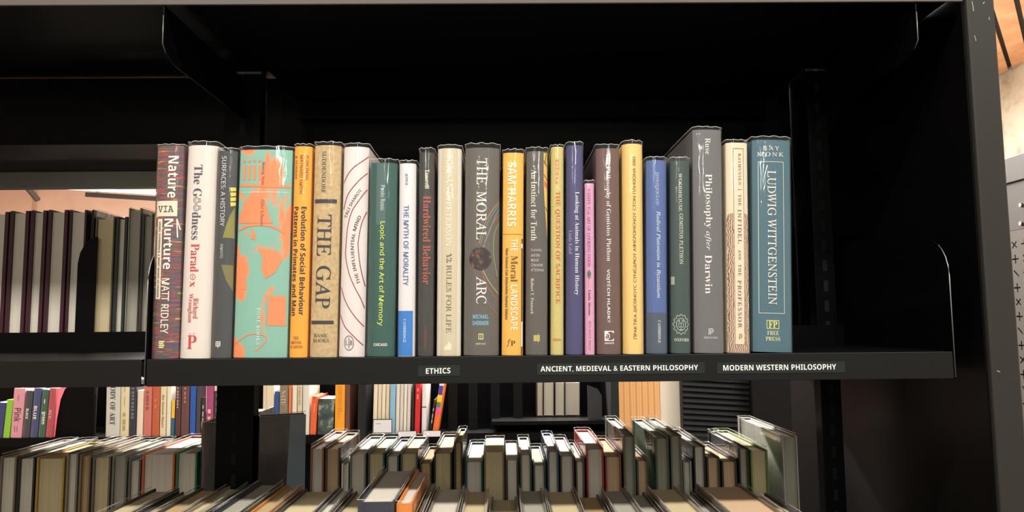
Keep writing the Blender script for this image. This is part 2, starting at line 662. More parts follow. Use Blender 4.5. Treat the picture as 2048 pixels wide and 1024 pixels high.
# its lip faces us across the bay as the inner flange
MB().box(-uhx, uhx, ud - .018, ud - .0165, -.030, -.0017).go('inner_flange', M((120, 126, 122), .45), up_l)  # paler than the other shelves: light on the flange put into its colour
rear_top, rhx, rd = shelf('steel_shelf', 'black steel shelf high at the back of the labelled bay', XL + .02, XR - .01, 1.45 + .40, .285, .50, lip=.032, face=2)
MB().box(-rhx, rhx, rd - .018, rd - .0165, -.033, -.0017).go('inner_flange', BLACK, rear_top)
can = thing('canopy', (-.35, 0, 1.45 + .363), 'dark grey steel canopy across the top of both bays', 'canopy')
MB().box(-1.0, .8812, .0, .003, 0, .045).go('front_fascia', CHAR2, can)
MB().box(-1.0, .8812, .0035, .258, .012, .0135).go('soffit_panel', BLACK2, can)
MB().box(-1.0, .8812, .2585, .56, .0895, .0915).go('rear_panel', BLACK2, can)
for x in (-.385 + .35, .478 + .35):
    pts = [(.26, 0), (.002, 0), (.002, -.045), (.01, -.053), (.03, -.06), (.26, -.06)]
    hb = MB().prism(pts, 'X', x - .0008, x + .0008).go('hanging_bracket', BLACK2, can, bevel=.0003)
    MB().tube([(x, .0018, -.012), (x, .0018, -.045), (x, .0095, -.053)], .0006, 6).go('edge_highlight', M((118, 118, 116), .4, .6), hb, True)  # pale tube stands in for the highlight on the bracket's edge
for px, py in ((369, 68), (1817, 61), (1720, 131)):
    p = onz(px, py, 1.45 + .373)
    if p.y < .25:
        mb = MB().tube([(p.x + .35, p.y, .0125), (p.x + .35, p.y, .0085)], .0022, 8)
        mb.go('screw', STEEL, can)

# back panel of the labelled bay
bp = thing('back_panel', (.04, .505, SHELF_TOP), 'black sheet steel panel closing the back of the labelled bay', 'panel')
MB().box(-.473, .4915, 0, .002, .005, .487).go('sheet', BLACK2, bp)
bp2 = thing('back_panel', (-.82, .505, 1.45 + .276), 'black sheet steel panel closing the top back of the left bay', 'panel')
MB().box(-.45, .3868, 0, .002, 0, .1757).go('sheet', BLACK2, bp2)


def upright(name, x0, x1, label, z0=.0, z1=1.898, y=.262):
    u = thing(name, ((x0 + x1) / 2, y, z0), label, 'post')
    hw = (x1 - x0) / 2
    MB().box(-hw, hw, .0, .022, 0, z1 - z0).go('post_face', BLACK2, u, bevel=.001)
    for k in range(34):
        z = .95 + k * .03 - z0
        MB().box(-.0032, .0032, -.0004, .0008, z, z + .016).go('slot', M((3, 3, 4), .9), u)
    return u


upright('slotted_upright', -.415, -.361, 'slotted black steel upright between the two bays')
upright('slotted_upright', .459, .489, 'slotted black steel upright at the right back corner')
for px, py in ((1609, 313), (1612, 360), (1614, 455)):
    p = at(px, py, .5)
    tag(MB().tube([(p.x, .503, p.z), (p.x, .499, p.z)], .0028, 8).go('bolt_head', M((150, 150, 148), .35, 1)), None)
    o = bpy.data.objects[-1]
for o in [o for o in bpy.data.objects if o.name.startswith('bolt_head')]:
    o.parent = bp
    o.location = -bp.location

# right end panel: charcoal front post with black inner sheet
ep = thing('end_panel', (.55, 0, 0), 'dark grey steel end panel with scratched front edge, right of the shelves', 'end panel')
MB().box(.5342 - .55, .5667 - .55, -.002, .56, 0, 2.3).go('post', CHAR, ep, bevel=.002)
MB().box(.5318 - .55, .5340 - .55, .004, .56, 0, 2.3).go('inner_sheet', M((7, 6, 7), .4, 0, .2), ep)
for pts in (((1944, 2), (1946, 12), (1947, 22)), ((1969, 4), (1966, 8)), ((1978, 34), (1979, 40)), ((1949, 71), (1951, 76), (1952, 82)), ((1994, 742), (2000, 744))):
    ps = [at(a, b, -.0022) for a, b in pts]
    MB().tube([(p.x - .55, -.0021, p.z) for p in ps], .0005, 4).go('scratch', M((170, 168, 164), .6), ep)

# perforated end panel of the neighbouring unit, across the side aisle
NX = 1.2
npn = thing('perforated_end_panel', (NX, .88, 0), 'dark steel bookcase end with cross-shaped perforations, beyond the right post', 'end panel')
PM = M((52, 46, 45), .5)
ztop = onz  # (kept for clarity of the helper's use above)


def onx(px, py, X):
    dd = ray(px, py)
    return EYE + dd * (X / dd.x)


za = onx(2030, 311, NX).z
zb = onx(2030, 369, NX).z
zc = onx(2030, 461, NX).z
MB().box(0, .03, -.45, .45, zb + .008, za).go('top_rail', PM, npn, bevel=.001)
MB().box(.006, .03, -.45, .45, zc + .002, zb + .008).go('upper_plate', M((46, 42, 43), .5), npn)
# perforated sheet from a 2D curve with holes
cu = bpy.data.curves.new('perforated_sheet', 'CURVE')
cu.dimensions = '2D'
cu.fill_mode = 'BOTH'
cu.extrude = .0008


def spl(pts):
    sp = cu.splines.new('POLY')
    sp.points.add(len(pts) - 1)
    for q, p in zip(sp.points, pts):
        q.co = (p[0], p[1], 0, 1)
    sp.use_cyclic_u = True


H0 = zc - 1.05
spl([(-.25, 0), (.25, 0), (.25, H0), (-.25, H0)])
S_ = .0335
random.seed(3)
for i in range(-6, 7):
    for j in range(1, int(H0 / S_)):
        cx, cy = i * S_, H0 - j * S_
        a, b = .0105, .0017
        typ = (i + j) % 4
        if typ == 0:
            rot_, arms = 0, [(a, b), (b, a)]
        elif typ in (1, 3):
            rot_, arms = .785, None
        else:
            rot_, arms = 0, [(a, b), (b, a)]
        if arms is None and typ == 3:
            pp = [(-a, -b), (a, -b), (a, b), (-a, b)]
        else:
            pp = [(-a, -b), (-b, -b), (-b, -a), (b, -a), (b, -b), (a, -b), (a, b), (b, b), (b, a), (-b, a), (-b, b), (-a, b)]
        cr, sr = math.cos(rot_), math.sin(rot_)
        spl([(cx + x * cr - y * sr, cy + x * sr + y * cr) for x, y in pp])
to = bpy.data.objects.new('tmp_sheet', cu)
COL.objects.link(to)
me = bpy.data.meshes.new_from_object(to)
bpy.data.objects.remove(to)
me.transform(Matrix.Translation((0, 0, 1.05)) @ Matrix(((0, 0, 1, 0), (1, 0, 0, 0), (0, 1, 0, 0), (0, 0, 0, 1))))
me.materials.clear()
me.materials.append(M((64, 60, 56), .5))
ps = bpy.data.objects.new('perforated_sheet', me)
COL.objects.link(ps)
ps.parent = npn
MB().box(.022, .024, -.45, .45, .1, zc).go('dark_backing', M((22, 18, 18), .7), npn)
for py in (410, 447):
    p = onx(2038, py, NX)
    MB().tube([(.002, p.y - .88, p.z), (.007, p.y - .88, p.z)], .005, 8).go('screw', STEEL, npn)
MB().box(.0, .03, -.45, .45, 0, 1.0).go('kick_panel', PM, npn)

# ------------------------------------------------------------------ the labelled row of books
random.seed(21)
W_, D_ = (236, 230, 220), (40, 38, 38)
streaks = noisemat('coloured_threads', [(.30, (60, 70, 120)), (.38, (120, 50, 70)), (.44, (60, 100, 80)), (.49, (86, 60, 74)), (.53, (176, 60, 66)), (.58, (66, 92, 74)), (.63, (196, 170, 80)), (.7, (96, 70, 110))], 1, 3, (30, 1, 460), .5, 'CONSTANT')
b = Spine('book', 'thick book with multicoloured thread pattern spine, leftmost of the labelled row', (311, 367, 291, 299, 354, 717), (0, 0, 0), mat=streaks, jt=2)
b.txt('Nature', (336, 313, 357, 398), W_, 'bold', space=1.05)
b.rect(310, 404, 355, 435, (226, 218, 192), 'title_panel')
b.txt('VIA', (314, 414, 348, 427), (70, 66, 62), 'mono', 'H')
b.txt('Nurture', (327, 440, 346, 541), W_, 'bold')
b.rect(311, 440, 322, 600, (226, 218, 192), 'subtitle_panel')
b.txt('GENES, EXPERIENCE, & WHAT MAKES US HUMAN', (313.5, 446, 318.5, 596), (60, 56, 54), 'bold', name='subtitle')
b.txt('MATT RIDLEY', (322, 559, 338, 668), W_, 'sans', name='author_name')
for k in range(4):
    b.rect(317, 682 + 3.8 * k, 329 - (k % 2) * 2, 684.6 + 3.8 * k, (230, 222, 170), 'publisher_mark')
b.stroke([(354, 440), (355, 478)], 2.2, W_, 'wrapped_letter')
b.stroke([(354, 440), (360, 462)], 2.2, W_, 'wrapped_letter')

cream = (224, 214, 204)
b = Spine('book', 'cream white book with round smiling faces in its title and red lower lettering', (370, 436, 291, 355, 417, 716), cream, sag=.006, jt=8)
b.txt('The G', (386, 331, 405, 396), (74, 78, 92), 'serif')
b.face(392, 403, 6, (74, 78, 92))
b.face(392, 418, 6, (74, 78, 92))
b.ring(400, 403, 2, 4, .8, (74, 78, 92), 'halo_mark', 10)
b.ring(400, 418, 2, 4, .8, (74, 78, 92), 'halo_mark', 10)
b.txt('dness', (382, 427, 401, 482), (74, 78, 92), 'serif')
b.txt('Parad', (380, 490, 398, 546), (200, 62, 74), 'serif')
b.face(385, 556, 5.4, (200, 62, 74), True)
b.txt('x', (379, 565, 389, 576), (200, 62, 74), 'serif')
b.txt('Richard', (386, 598, 397, 638), (204, 90, 96), 'serif', name='author_name')
b.txt('Wrangham', (374, 589, 385, 646), (204, 90, 96), 'serif', name='author_name')
b.txt('P', (374, 671, 393, 697), (204, 56, 66), 'serif', 'H', name='monogram')
b.rect(379, 667, 381, 669, (204, 56, 66), 'monogram_dot')
b.rect(387, 667, 389, 669, (204, 56, 66), 'monogram_dot')

b = Spine('book', 'slim dark grey book with yellow strokes and an olive arc on its spine', (433, 474, 302, 418, 461, 716), (62, 64, 66), jt=6)
b.txt('SURFACES: A HISTORY', (441, 313, 451, 455), (214, 214, 210), 'noto')
for k in range(4):
    b.poly([(461, 377 + k * 10), (471, 376 + k * 10), (472, 383 + k * 10), (462, 385 + k * 10)], (226, 206, 84), 'yellow_stroke')
b.poly([(469, 417), (461, 432), (453, 452), (445, 478), (468, 479)], (136, 132, 60), 'olive_arc')
b.poly([(442, 532), (466, 533), (465, 584), (452, 562)], (120, 114, 66), 'olive_arc')
b.txt('AMATO', (440, 490, 446, 519), (196, 196, 190), 'noto', name='author_name')
b.frame(431, 684, 440, 692, 1.6, W_, 'publisher_mark')
b.stroke([(435.5, 684), (435.5, 696)], 1.4, W_, 'publisher_mark')
b.stroke([(431, 688), (440, 688)], 1.4, W_, 'publisher_mark')

teal, orange = (134, 184, 166), (238, 138, 88)
tealm = noisemat('teal_and_orange_print', [(0, teal), (.52, (132, 182, 164)), (.55, (190, 164, 130)), (.585, orange)], 30, 6, (1, 1, .62), .5, 'LINEAR', .9)
b = Spine('book', 'very thick teal book with blotchy orange engraving print', (477, 585, 300, 463, 573, 717), teal, mat=tealm, sag=.004, jt=7, depth=.16)
b.stroke([(478, 372), (520, 374), (584, 375)], 6, orange, 'orange_band')
for k, x in enumerate((486, 497, 508, 519)):
    b.poly([(x - 3, 332), (x + 3, 332), (x + 2.4, 362), (x - 2.4, 362)], orange, 'orange_figure')
    b.ring(x, 323, 2, 2, 2, orange, 'orange_figure', 8)
b.poly([(500, 388), (512, 388), (516, 398), (528, 404), (536, 420), (541, 444), (546, 446), (546, 450), (474, 450), (473, 446), (480, 424), (486, 406), (496, 398)], orange, 'orange_bell')
b.stroke([(474, 463), (500, 454), (540, 455), (572, 470)], 5, orange, 'orange_arc')
b.poly([(503, 458), (512, 476), (509, 484), (500, 481)], orange, 'orange_figure')
b.poly([(538, 594), (572, 596), (571, 655), (536, 654)], orange, 'orange_block')
b.stroke([(534, 594), (533, 655)], 1.6, orange, 'orange_line')
b.poly([(515, 500), (556, 505), (566, 520), (552, 548), (530, 562), (522, 540), (526, 520)], orange, 'orange_figure')
b.poly([(482, 535), (490, 560), (489, 583), (480, 582), (477, 560)], orange, 'orange_figure')
b.stroke([(466, 690), (495, 672), (525, 672), (532, 684), (510, 705)], 2.2, orange, 'orange_line')
b.txt('Making Noise', (522, 324, 530, 374), (176, 62, 44), 'ital')
b.txt('Hillel Schwartz', (521, 401, 529, 456), (136, 58, 48), 'ital', name='author_name')
b.rect(480, 386.4, 575, 387.4, (220, 228, 216), 'thin_line')
b.txt('ZONE BOOKS', (513, 619, 520, 692), (222, 232, 222), 'serif', name='imprint', space=1.2)

ylw = (250, 166, 52)
b = Spine('book', 'orange book with three small lines above bold black title', (587, 624, 293, 575, 614, 715), ylw, jt=5)
br = (120, 70, 30)
b.txt('RUNCIMAN,', (611, 312, 618, 363), br, 'noto', name='author_name')
b.txt('MAYNARD SMITH', (599, 311, 606, 389), br, 'noto', name='author_name')
b.txt('& DUNBAR', (588, 312, 593.5, 360), br, 'noto', name='author_name')
b.txt('Evolution of Social Behaviour', (600, 416, 612, 632), (36, 30, 26), 'bold')
b.txt('Patterns in Primates and Man', (583, 416, 594.5, 633), (36, 30, 26), 'bold')
b.txt('THE', (585.5, 674, 598, 680), br, 'serif', 'H', name='imprint')
b.txt('BRITISH', (580, 683, 603, 688.5), br, 'serif', 'H', name='imprint')
b.txt('ACADEMY', (577, 691.5, 607, 697), br, 'serif', 'H', name='imprint')

kraft = noisemat('kraft_paper', [(.3, (180, 152, 108)), (.7, (206, 180, 134))], 220, 5, rough=.75)
b = Spine('book', 'thick kraft brown book with two black bars and large black serif title', (627, 682, 291, 615.5, 673, 715), (0, 0, 0), mat=kraft, sag=.005, jt=7)
b.txt('SUDDENDORF', (643, 303, 652, 388), (92, 84, 74), 'caps', name='author_name')
b.rect(627, 401, 674, 409, (48, 46, 46), 'black_bar')
b.txt('THE', (633, 432, 663, 515), (46, 46, 50), 'caps')
b.txt('GAP', (629.5, 535, 662, 619), (46, 46, 50), 'caps')
b.rect(619, 643.5, 668, 650.5, (48, 46, 46), 'black_bar')
b.txt('BASIC', (626, 669, 657.5, 676), (84, 76, 66), 'serif', 'H', name='imprint')
b.txt('BOOKS', (624, 679, 658.5, 686), (84, 76, 66), 'serif', 'H', name='imprint')

b = Spine('book', 'pinkish white book with curving red lines and lettering along the curves', (685, 738, 294, 674, 728.5, 713), (226, 216, 212), sag=.006, jt=7)


def z3(p):
    return 670 + p[0] / 4.4525, 270 + p[1] / 4.4525


def z4(p):
    return 670 + p[0] / 4.2675, 490 + p[1] / 4.2675


redm = (146, 40, 52)
for c in ([z3(p) for p in ((315, 175), (250, 235), (160, 300), (100, 370), (66, 430))],
          [z3(p) for p in ((292, 340), (200, 430), (110, 540), (64, 670))],
          [z3(p) for p in ((288, 490), (210, 600), (150, 690), (110, 820), (90, 1000))] + [z4(p) for p in ((86, 120), (120, 260), (170, 370), (220, 460), (252, 545))],
          [z3(p) for p in ((284, 690), (240, 800), (212, 940))] + [z4(p) for p in ((200, 30), (215, 170), (238, 280), (258, 360))],
          [z4(p) for p in ((40, 372), (80, 480), (150, 590), (246, 698))],
          [z4(p) for p in ((30, 602), (80, 700), (160, 780), (242, 856))]):
    b.stroke(c, 1.7, redm, 'red_curve')
b.path('TALI SHAROT', [z3(p) for p in ((100, 752), (128, 680), (180, 590), (246, 502))], 6.5, (70, 62, 64), 'noto', 'author_name')
b.path('THE INFLUENTIAL MIND', [z4((222, 335)), z4((185, 215)), z4((165, 95)), z3((172, 960)), z3((195, 840)), z3((240, 738))], 7, (90, 60, 64), 'noto')
b.ring(697.6, 686, 10, 14, 1.1, (50, 46, 46), 'publisher_mark')
b.txt('L B', (690, 681, 705, 690), (50, 46, 46), 'caps', 'H', name='publisher_mark')
b.stroke([(697.6, 675), (697.6, 697)], 1.2, (50, 46, 46), 'publisher_mark')

b = Spine('book', 'dark green book with bright yellow title lettering', (739, 795, 326, 731, 789, 712), (34, 82, 74), sag=.005, jt=8)
b.rect(752, 327, 772, 452, (70, 100, 98), 'pale_stripe')
b.txt('Paolo Rossi', (761, 372, 770, 422), (206, 214, 208), 'noto', name='author_name')
b.txt('Logic and the Art of Memory', (755.5, 445, 769.5, 652), (212, 224, 96), 'sans')
b.txt('CHICAGO', (746, 686, 775, 691.5), W_, 'bold', 'H', name='imprint')

b = Spine('book', 'white book with blue title and solid blue block at its foot', (797, 833, 327, 793, 830, 711), (226, 220, 220), jt=6)
b.txt('JOYCE', (809, 348, 816, 371.5), (90, 80, 96), 'sans', name='author_name')
b.txt('THE MYTH OF MORALITY', (806, 412, 817.5, 572), (62, 108, 176), 'sans')
b.rect(793.5, 622, 826.5, 710, (42, 122, 200), 'blue_block')
b.txt('CAMBRIDGE', (806, 638, 812, 684), (206, 222, 236), 'serif', name='imprint')

b = Spine('book', 'narrow charcoal book with condensed rust red title', (838, 868, 305, 833, 867, 711), (50, 50, 48), jt=9)
b.txt('Tancredi', (850, 340, 859, 379), (226, 222, 200), 'serifb', name='author_name')
b.txt('Hardwired Behavior', (845, 394, 862, 570), (176, 84, 66), 'serifb')
b.txt('CAMBRIDGE', (848, 652, 853.5, 696), (140, 66, 54), 'serif', name='imprint')
b.rect(866.5, 306, 868, 711, (98, 44, 42), 'maroon_edge')

b = Spine('book', 'beige book with cream borders, white upper and brown lower lettering', (875, 923, 297, 870, 923, 711), (226, 218, 202), sag=.006, jt=7)
b.rect(881, 298, 915.5, 710, (204, 192, 162), 'beige_panel')
b.txt('JORDAN B. PETERSON', (892, 312, 903.5, 495), (236, 230, 212), 'caps', name='author_name')
b.txt('12 RULES FOR LIFE', (892, 508.7, 903.5, 666), (108, 94, 76), 'caps')
for x, y in ((888, 693), (892, 689), (896, 684), (900, 687)):
    b.rect(x, y, x + 3, 699, (236, 230, 214), 'publisher_mark')

grey = (92, 87, 80)
b = Spine('book', 'thick grey book with white title, coloured arcs and a round picture', (929, 1001, 296, 926, 998, 711), grey, sag=.006, jt=9)
for c, col in (([(1001, 404), (985, 424), (970, 450), (958, 490)], (214, 150, 70)), ([(1001, 410), (988, 428), (974, 452), (961, 492)], (90, 160, 170)),
               ([(1001, 417), (990, 440), (978, 470), (966, 498)], (110, 160, 170)), ([(1000, 430), (984, 454), (972, 480), (968, 498)], (200, 110, 80)),
               ([(1000, 448), (990, 470), (988, 510), (996, 556)], (150, 170, 100)), ([(964, 545), (972, 570), (985, 590), (998, 603)], (196, 90, 84)),
               ([(949, 541), (953, 566), (966, 592), (997, 632)], (190, 84, 78)), ([(953, 542), (958, 568), (970, 590), (996, 622)], (90, 110, 170)),
               ([(966, 543), (978, 565), (998, 590)], (206, 200, 90))):
    b.stroke(c, 1.1, col, 'coloured_arc')
b.txt('THE', (953, 318, 974, 371), W_, 'caps')
b.txt('MORAL', (952, 385, 973.5, 482), W_, 'caps')
b.txt('ARC', (952, 556, 973.5, 610), W_, 'caps')
n_ = 22
b.poly([(960.5 + 23.5 * math.cos(6.2832 * i / n_), 520 + 23 * math.sin(6.2832 * i / n_)) for i in range(n_)], (0, 0, 0), 'round_picture', .0004,
       noisemat('dim_painting', [(.40, (28, 22, 26)), (.55, (58, 40, 36)), (.64, (150, 96, 62)), (.72, (206, 190, 170))], 130, 3, rough=.5))
b.txt('MICHAEL', (945, 631, 977.5, 639), (126, 190, 214), 'bold', 'H', name='author_name')
b.txt('SHERMER', (944, 643.5, 978, 652), (126, 190, 214), 'bold', 'H', name='author_name')
b.frame(957.5, 669, 966, 679, 1.6, (222, 214, 140), 'publisher_mark')
b.stroke([(961.8, 669), (961.8, 680)], 1.4, (222, 214, 140), 'publisher_mark')
b.txt('HENRY HOLT', (951, 686.5, 972, 690), (210, 206, 190), 'bold', 'H', name='imprint')

b = Spine('book', 'golden yellow book with white upper name and picture strip at its right edge', (1005, 1049, 306, 1002, 1047, 711), (236, 178, 74), sag=.004, jt=7)
b.txt('SAM HARRIS', (1014, 326, 1033, 456), (238, 226, 200), 'bold', name='author_name')
b.rect(1004, 471, 1046, 472, (150, 110, 50), 'thin_line')
b.txt('THE', (1022, 481, 1036, 505), (238, 228, 204), 'bold')
b.txt('Moral', (1021, 514, 1036, 566), (110, 78, 34), 'serif')
b.txt('LANDSCAPE', (1021, 573, 1036, 662), (238, 228, 204), 'bold')
b.txt('How Science Can Determine Human Values', (1009.5, 500, 1016, 641), (106, 76, 32), 'bold', name='subtitle')
b.txt('f', (1012.5, 679, 1021, 694), (90, 62, 30), 'ital', 'H', name='publisher_mark')
b.txt('P', (1021, 682.5, 1031, 692), (90, 62, 30), 'serifb', 'H', name='publisher_mark')
b.rect(1043.7, 480, 1046.8, 710, (90, 66, 44), 'picture_strip')
b.rect(1043.7, 645, 1046.8, 694, W_, 'white_patch', .0004)
b.rect(1043.7, 490, 1046.8, 499, W_, 'white_patch', .0004)

b = Spine('book', 'grey book with cream serif title and yellow branch picture down its right edge', (1052, 1097, 303, 1050.5, 1096, 711), (86, 82, 78), jt=8)
b.poly([(1088.5, 306), (1096, 306), (1096, 480), (1093, 440), (1090, 398), (1088.5, 370)], (222, 180, 84), 'branch_picture')
b.poly([(1089, 362), (1096, 368), (1096, 380), (1090, 374)], (206, 104, 60), 'orange_patch', .0004)
for c in ([(1088.6, 322), (1096, 334)], [(1089, 350), (1096, 362)], [(1092, 416), (1096, 424)], [(1091, 330), (1094, 308)]):
    b.stroke(c, 1.4, (44, 30, 24), 'branch', .0004)
b.txt('An Instinct for Truth', (1061, 341, 1074, 484.5), (224, 216, 196), 'serif')
for i, s_ in enumerate(('Curiosity', 'and the', 'Moral', 'Character', 'of Science')):
    ln = (1084, 1080, 1077, 1087, 1088)[i]
    b.txt(s_, (1061, 500.5 + i * 9.7, ln, 507 + i * 9.7), (200, 196, 190), 'noto', 'H', name='subtitle')
b.txt('Robert T. Pennock', (1060.5, 560, 1067, 631), (214, 206, 190), 'serif', name='author_name')
for k in range(5):
    b.rect(1067 + k * 2.7, 672, 1069 + k * 2.7, 684, (212, 196, 96), 'publisher_mark')
b.rect(1076, 669, 1077, 687, (212, 196, 96), 'publisher_mark')

cloth = noisemat('straw_cloth', [(.3, (184, 170, 100)), (.7, (212, 198, 126))], 1, 2, (900, 1, 900), .8)
b = Spine('book', 'slim straw yellow cloth book with orange red title', (1101, 1129, 294, 1100.5, 1129, 710), (0, 0, 0), mat=cloth, jt=4)
b.txt('KEENAN', (1110, 320, 1118, 369), (214, 92, 62), 'serif', name='author_name')
b.txt('THE QUESTION OF SACRIFICE', (1109, 384.5, 1121, 609.5), (214, 88, 56), 'caps')
b.txt('INDIANA', (1105.5, 678, 1123, 682.6), (176, 60, 44), 'serif', 'H', name='imprint')

b = Spine('book', 'indigo book with white title set far to its right side', (1132, 1168, 291, 1131.5, 1167.5, 710), (62, 60, 108), jt=7)
b.txt('Looking at Animals in Human History', (1148, 386, 1159.5, 593), (226, 224, 226), 'serif')
b.txt('Linda Kalof', (1136.5, 464, 1143.5, 512), (156, 154, 190), 'serif', name='author_name')

b = Spine('book', 'small narrow pink book, shortest of the labelled row', (1168.5, 1189.5, 367, 1169.5, 1191, 710), (214, 152, 184), jt=6, sag=.002, paper=True, depth=.12)
b.txt('VANITY: THE ART OF LOOKING GOOD', (1174, 378, 1181, 536), (134, 84, 154), 'caps')
b.poly([(1178, 541), (1183, 548), (1181, 558), (1178, 561), (1174, 556), (1173, 547)], (96, 122, 108), 'feather_mark')
b.ring(1178, 551, 2, 3, 1.5, (40, 60, 66), 'feather_eye', 8)
b.stroke([(1178, 560), (1176, 568), (1178, 578)], .9, (150, 130, 150), 'feather_mark')
b.txt('Linda Abrams', (1176, 582, 1182, 633), (96, 60, 92), 'serif', name='author_name')
b.txt('RED ROCK PRESS', (1176.5, 643.5, 1182, 701), (176, 120, 156), 'caps', name='imprint')

b = Spine('book', 'brown maroon book with white square logo near its foot', (1191, 1240, 297, 1193.5, 1243.5, 710), (100, 74, 70), sag=.005, jt=8)
b.txt('The Philosophy of Gemistos Plethon', (1210, 308, 1222, 526), (228, 220, 214), 'serif')
b.txt('VOJT' + chr(282) + 'CH HLADK' + chr(221), (1212.5, 542, 1222, 649), (232, 228, 224), 'bold', name='author_name')
b.rect(1208.5, 664, 1228.5, 684, (232, 228, 224), 'publisher_mark')
b.poly([(1221 + 8.5 * math.cos(6.2832 * i / 18), 674 + 8.5 * math.sin(6.2832 * i / 18)) for i in range(18)], (100, 74, 70), 'publisher_mark', .0004)
b.poly([(1214.5 + 5.6 * math.cos(6.2832 * i / 16), 674.5 + 6.8 * math.sin(6.2832 * i / 16)) for i in range(16)], (232, 228, 224), 'publisher_mark', .0005)
b.txt('a', (1211, 670.5, 1218, 679), (84, 60, 58), 'bold', 'H', name='publisher_mark').location.y = -.0003
b.txt('ASHGATE', (1208.5, 686.5, 1228.5, 690), W_, 'bold', 'H', name='imprint')

b = Spine('book', 'pale yellow book with brown Greek title reading upward', (1243, 1289, 288, 1248, 1290, 710), (236, 198, 120), sag=.007, jt=7)
gr = 'ПPAKTIKA ΔIЄΘNOYC CYNЄΔPIOY ' + 'AΦIЄPΩMЄNOY CTON ПΛHΘΩNA 2002'
b.txt(gr, (1265.5, 314, 1273, 680), (128, 80, 44), 'plain', 'U')

b = Spine('book', 'blue book with darker slate band at its foot and italic title', (1293, 1335.5, 321, 1294, 1338, 709), (72, 98, 156), sag=.005, jt=7)
b.rect(1294, 628, 1337, 708, (66, 80, 100), 'slate_band')
b.txt('SINIOSSOGLOU', (1311.5, 346, 1318, 414), (196, 206, 220), 'caps', name='author_name')
b.txt('Radical Platonism in Byzantium', (1311, 425, 1322, 599), (222, 226, 232), 'ital')
b.txt('CAMBRIDGE', (1316, 643.5, 1322, 688), (216, 218, 220), 'serif', name='imprint')

b = Spine('book', 'dark green grey book with pale ornate crest near its foot', (1341, 1381, 322, 1342, 1384.5, 709), (46, 68, 64), jt=7)
b.txt('WOODHOUSE', (1357, 348, 1364, 426), (214, 220, 210), 'caps', name='author_name')
b.txt('GEMISTOS PLETHON', (1358.5, 430, 1366.5, 532), (214, 220, 210), 'caps')
cr_ = (178, 194, 184)
b.ring(1362, 651.7, 10, 12, 1.2, cr_, 'crest')
b.stroke([(1362 + (15.5 + 1.8 * math.cos(i * 6.2832 * 12 / 96)) * math.cos(i * 6.2832 / 96), 651.7 + (18.5 + 1.8 * math.cos(i * 6.2832 * 12 / 96)) * math.sin(i * 6.2832 / 96)) for i in range(96)], 1.1, cr_, 'crest', closed=True, sm=False)
b.frame(1357, 649, 1367, 657, 1, cr_, 'crest')
b.stroke([(1362, 649), (1362, 658)], 1, cr_, 'crest')
for x in (1358, 1366, 1362):
    b.ring(x, 645 if x != 1362 else 661.5, 1.2, 1.2, 1.2, cr_, 'crest', 6)
b.txt('OXFORD', (1348, 679, 1380, 685), (206, 214, 206), 'serif', 'H', name='imprint')
b.rect(1342, 557, 1348.5, 573, (150, 164, 152), 'small_sticker')

b = Spine('book', 'thick grey book, tallest of the labelled row, with white serif title', (1385, 1445, 260, 1389, 1451, 706), (102, 100, 102), sag=.004, jt=6, depth=.165)
b.txt('Ruse', (1410, 277.6, 1421, 311), (222, 218, 214), 'serif', name='author_name')
b.txt('Philosophy', (1407, 350.5, 1425, 460), (224, 220, 216), 'serif')
b.txt('after', (1409, 466, 1423, 504), (224, 220, 216), 'ital')
b.txt('Darwin', (1409.5, 513, 1424.5, 590), (224, 220, 216), 'serif')
b.stroke([(1418, 670), (1418, 658.5), (1425, 658.5), (1427.5, 662), (1425, 665.5), (1421, 665.5)], 1.4, W_, 'publisher_mark', sm=False)
b.stroke([(1421, 670), (1421, 661.5), (1424.5, 661.5)], 1.2, W_, 'publisher_mark', sm=False)
b.txt('PRINCETON', (1407, 674, 1436, 678), (214, 210, 206), 'serif', 'H', name='imprint')

b = Spine('book', 'cream book with framed brown title over brown engraved fur pattern', (1451.5, 1497.5, 286, 1456, 1503, 705), (224, 210, 182), sag=.004, jt=6)
engr = noisemat('brown_engraving', [(.35, (132, 92, 78)), (.48, (190, 160, 136)), (.56, (140, 98, 82)), (.68, (214, 194, 166))], 150, 2, (1, 1, 1.6), .6, 'LINEAR', 7, kind='wave')
b.poly([(1452, 436), (1458, 430), (1468, 429), (1468, 704), (1454, 704)], (0, 0, 0), 'engraving', .00022, engr)
b.poly([(1490, 429), (1496, 430), (1500, 433), (1503, 704), (1490, 704)], (0, 0, 0), 'engraving', .00022, engr)
b.rect(1468, 688, 1490, 704, (0, 0, 0), 'engraving', .00022, engr)
b.frame(1468, 298, 1490, 689, .9, (134, 100, 84), 'title_frame')
for t_, y0, y1 in (('RASMUSSEN', 308, 372), ('THE', 391, 414), ('INFIDEL', 421.6, 490), ('AND', 501.7, 521.6), ('THE', 531, 553.7), ('PROFESSOR', 562.6, 656)):
    big = t_ in ('INFIDEL', 'PROFESSOR')
    b.txt(t_, (1475.5 if big else 1476.5, y0, 1483.5 if big else 1482.5, y1), (122, 88, 76), 'caps', name='title', space=1.25)
b.rect(1475, 381, 1484, 382, (122, 88, 76), 'title_rule')
b.ring(1482, 672, 2.5, 3.5, 1.4, (150, 118, 98), 'publisher_mark', 10)
b.stroke([(1479, 668), (1479, 679)], 1.4, (150, 118, 98), 'publisher_mark')

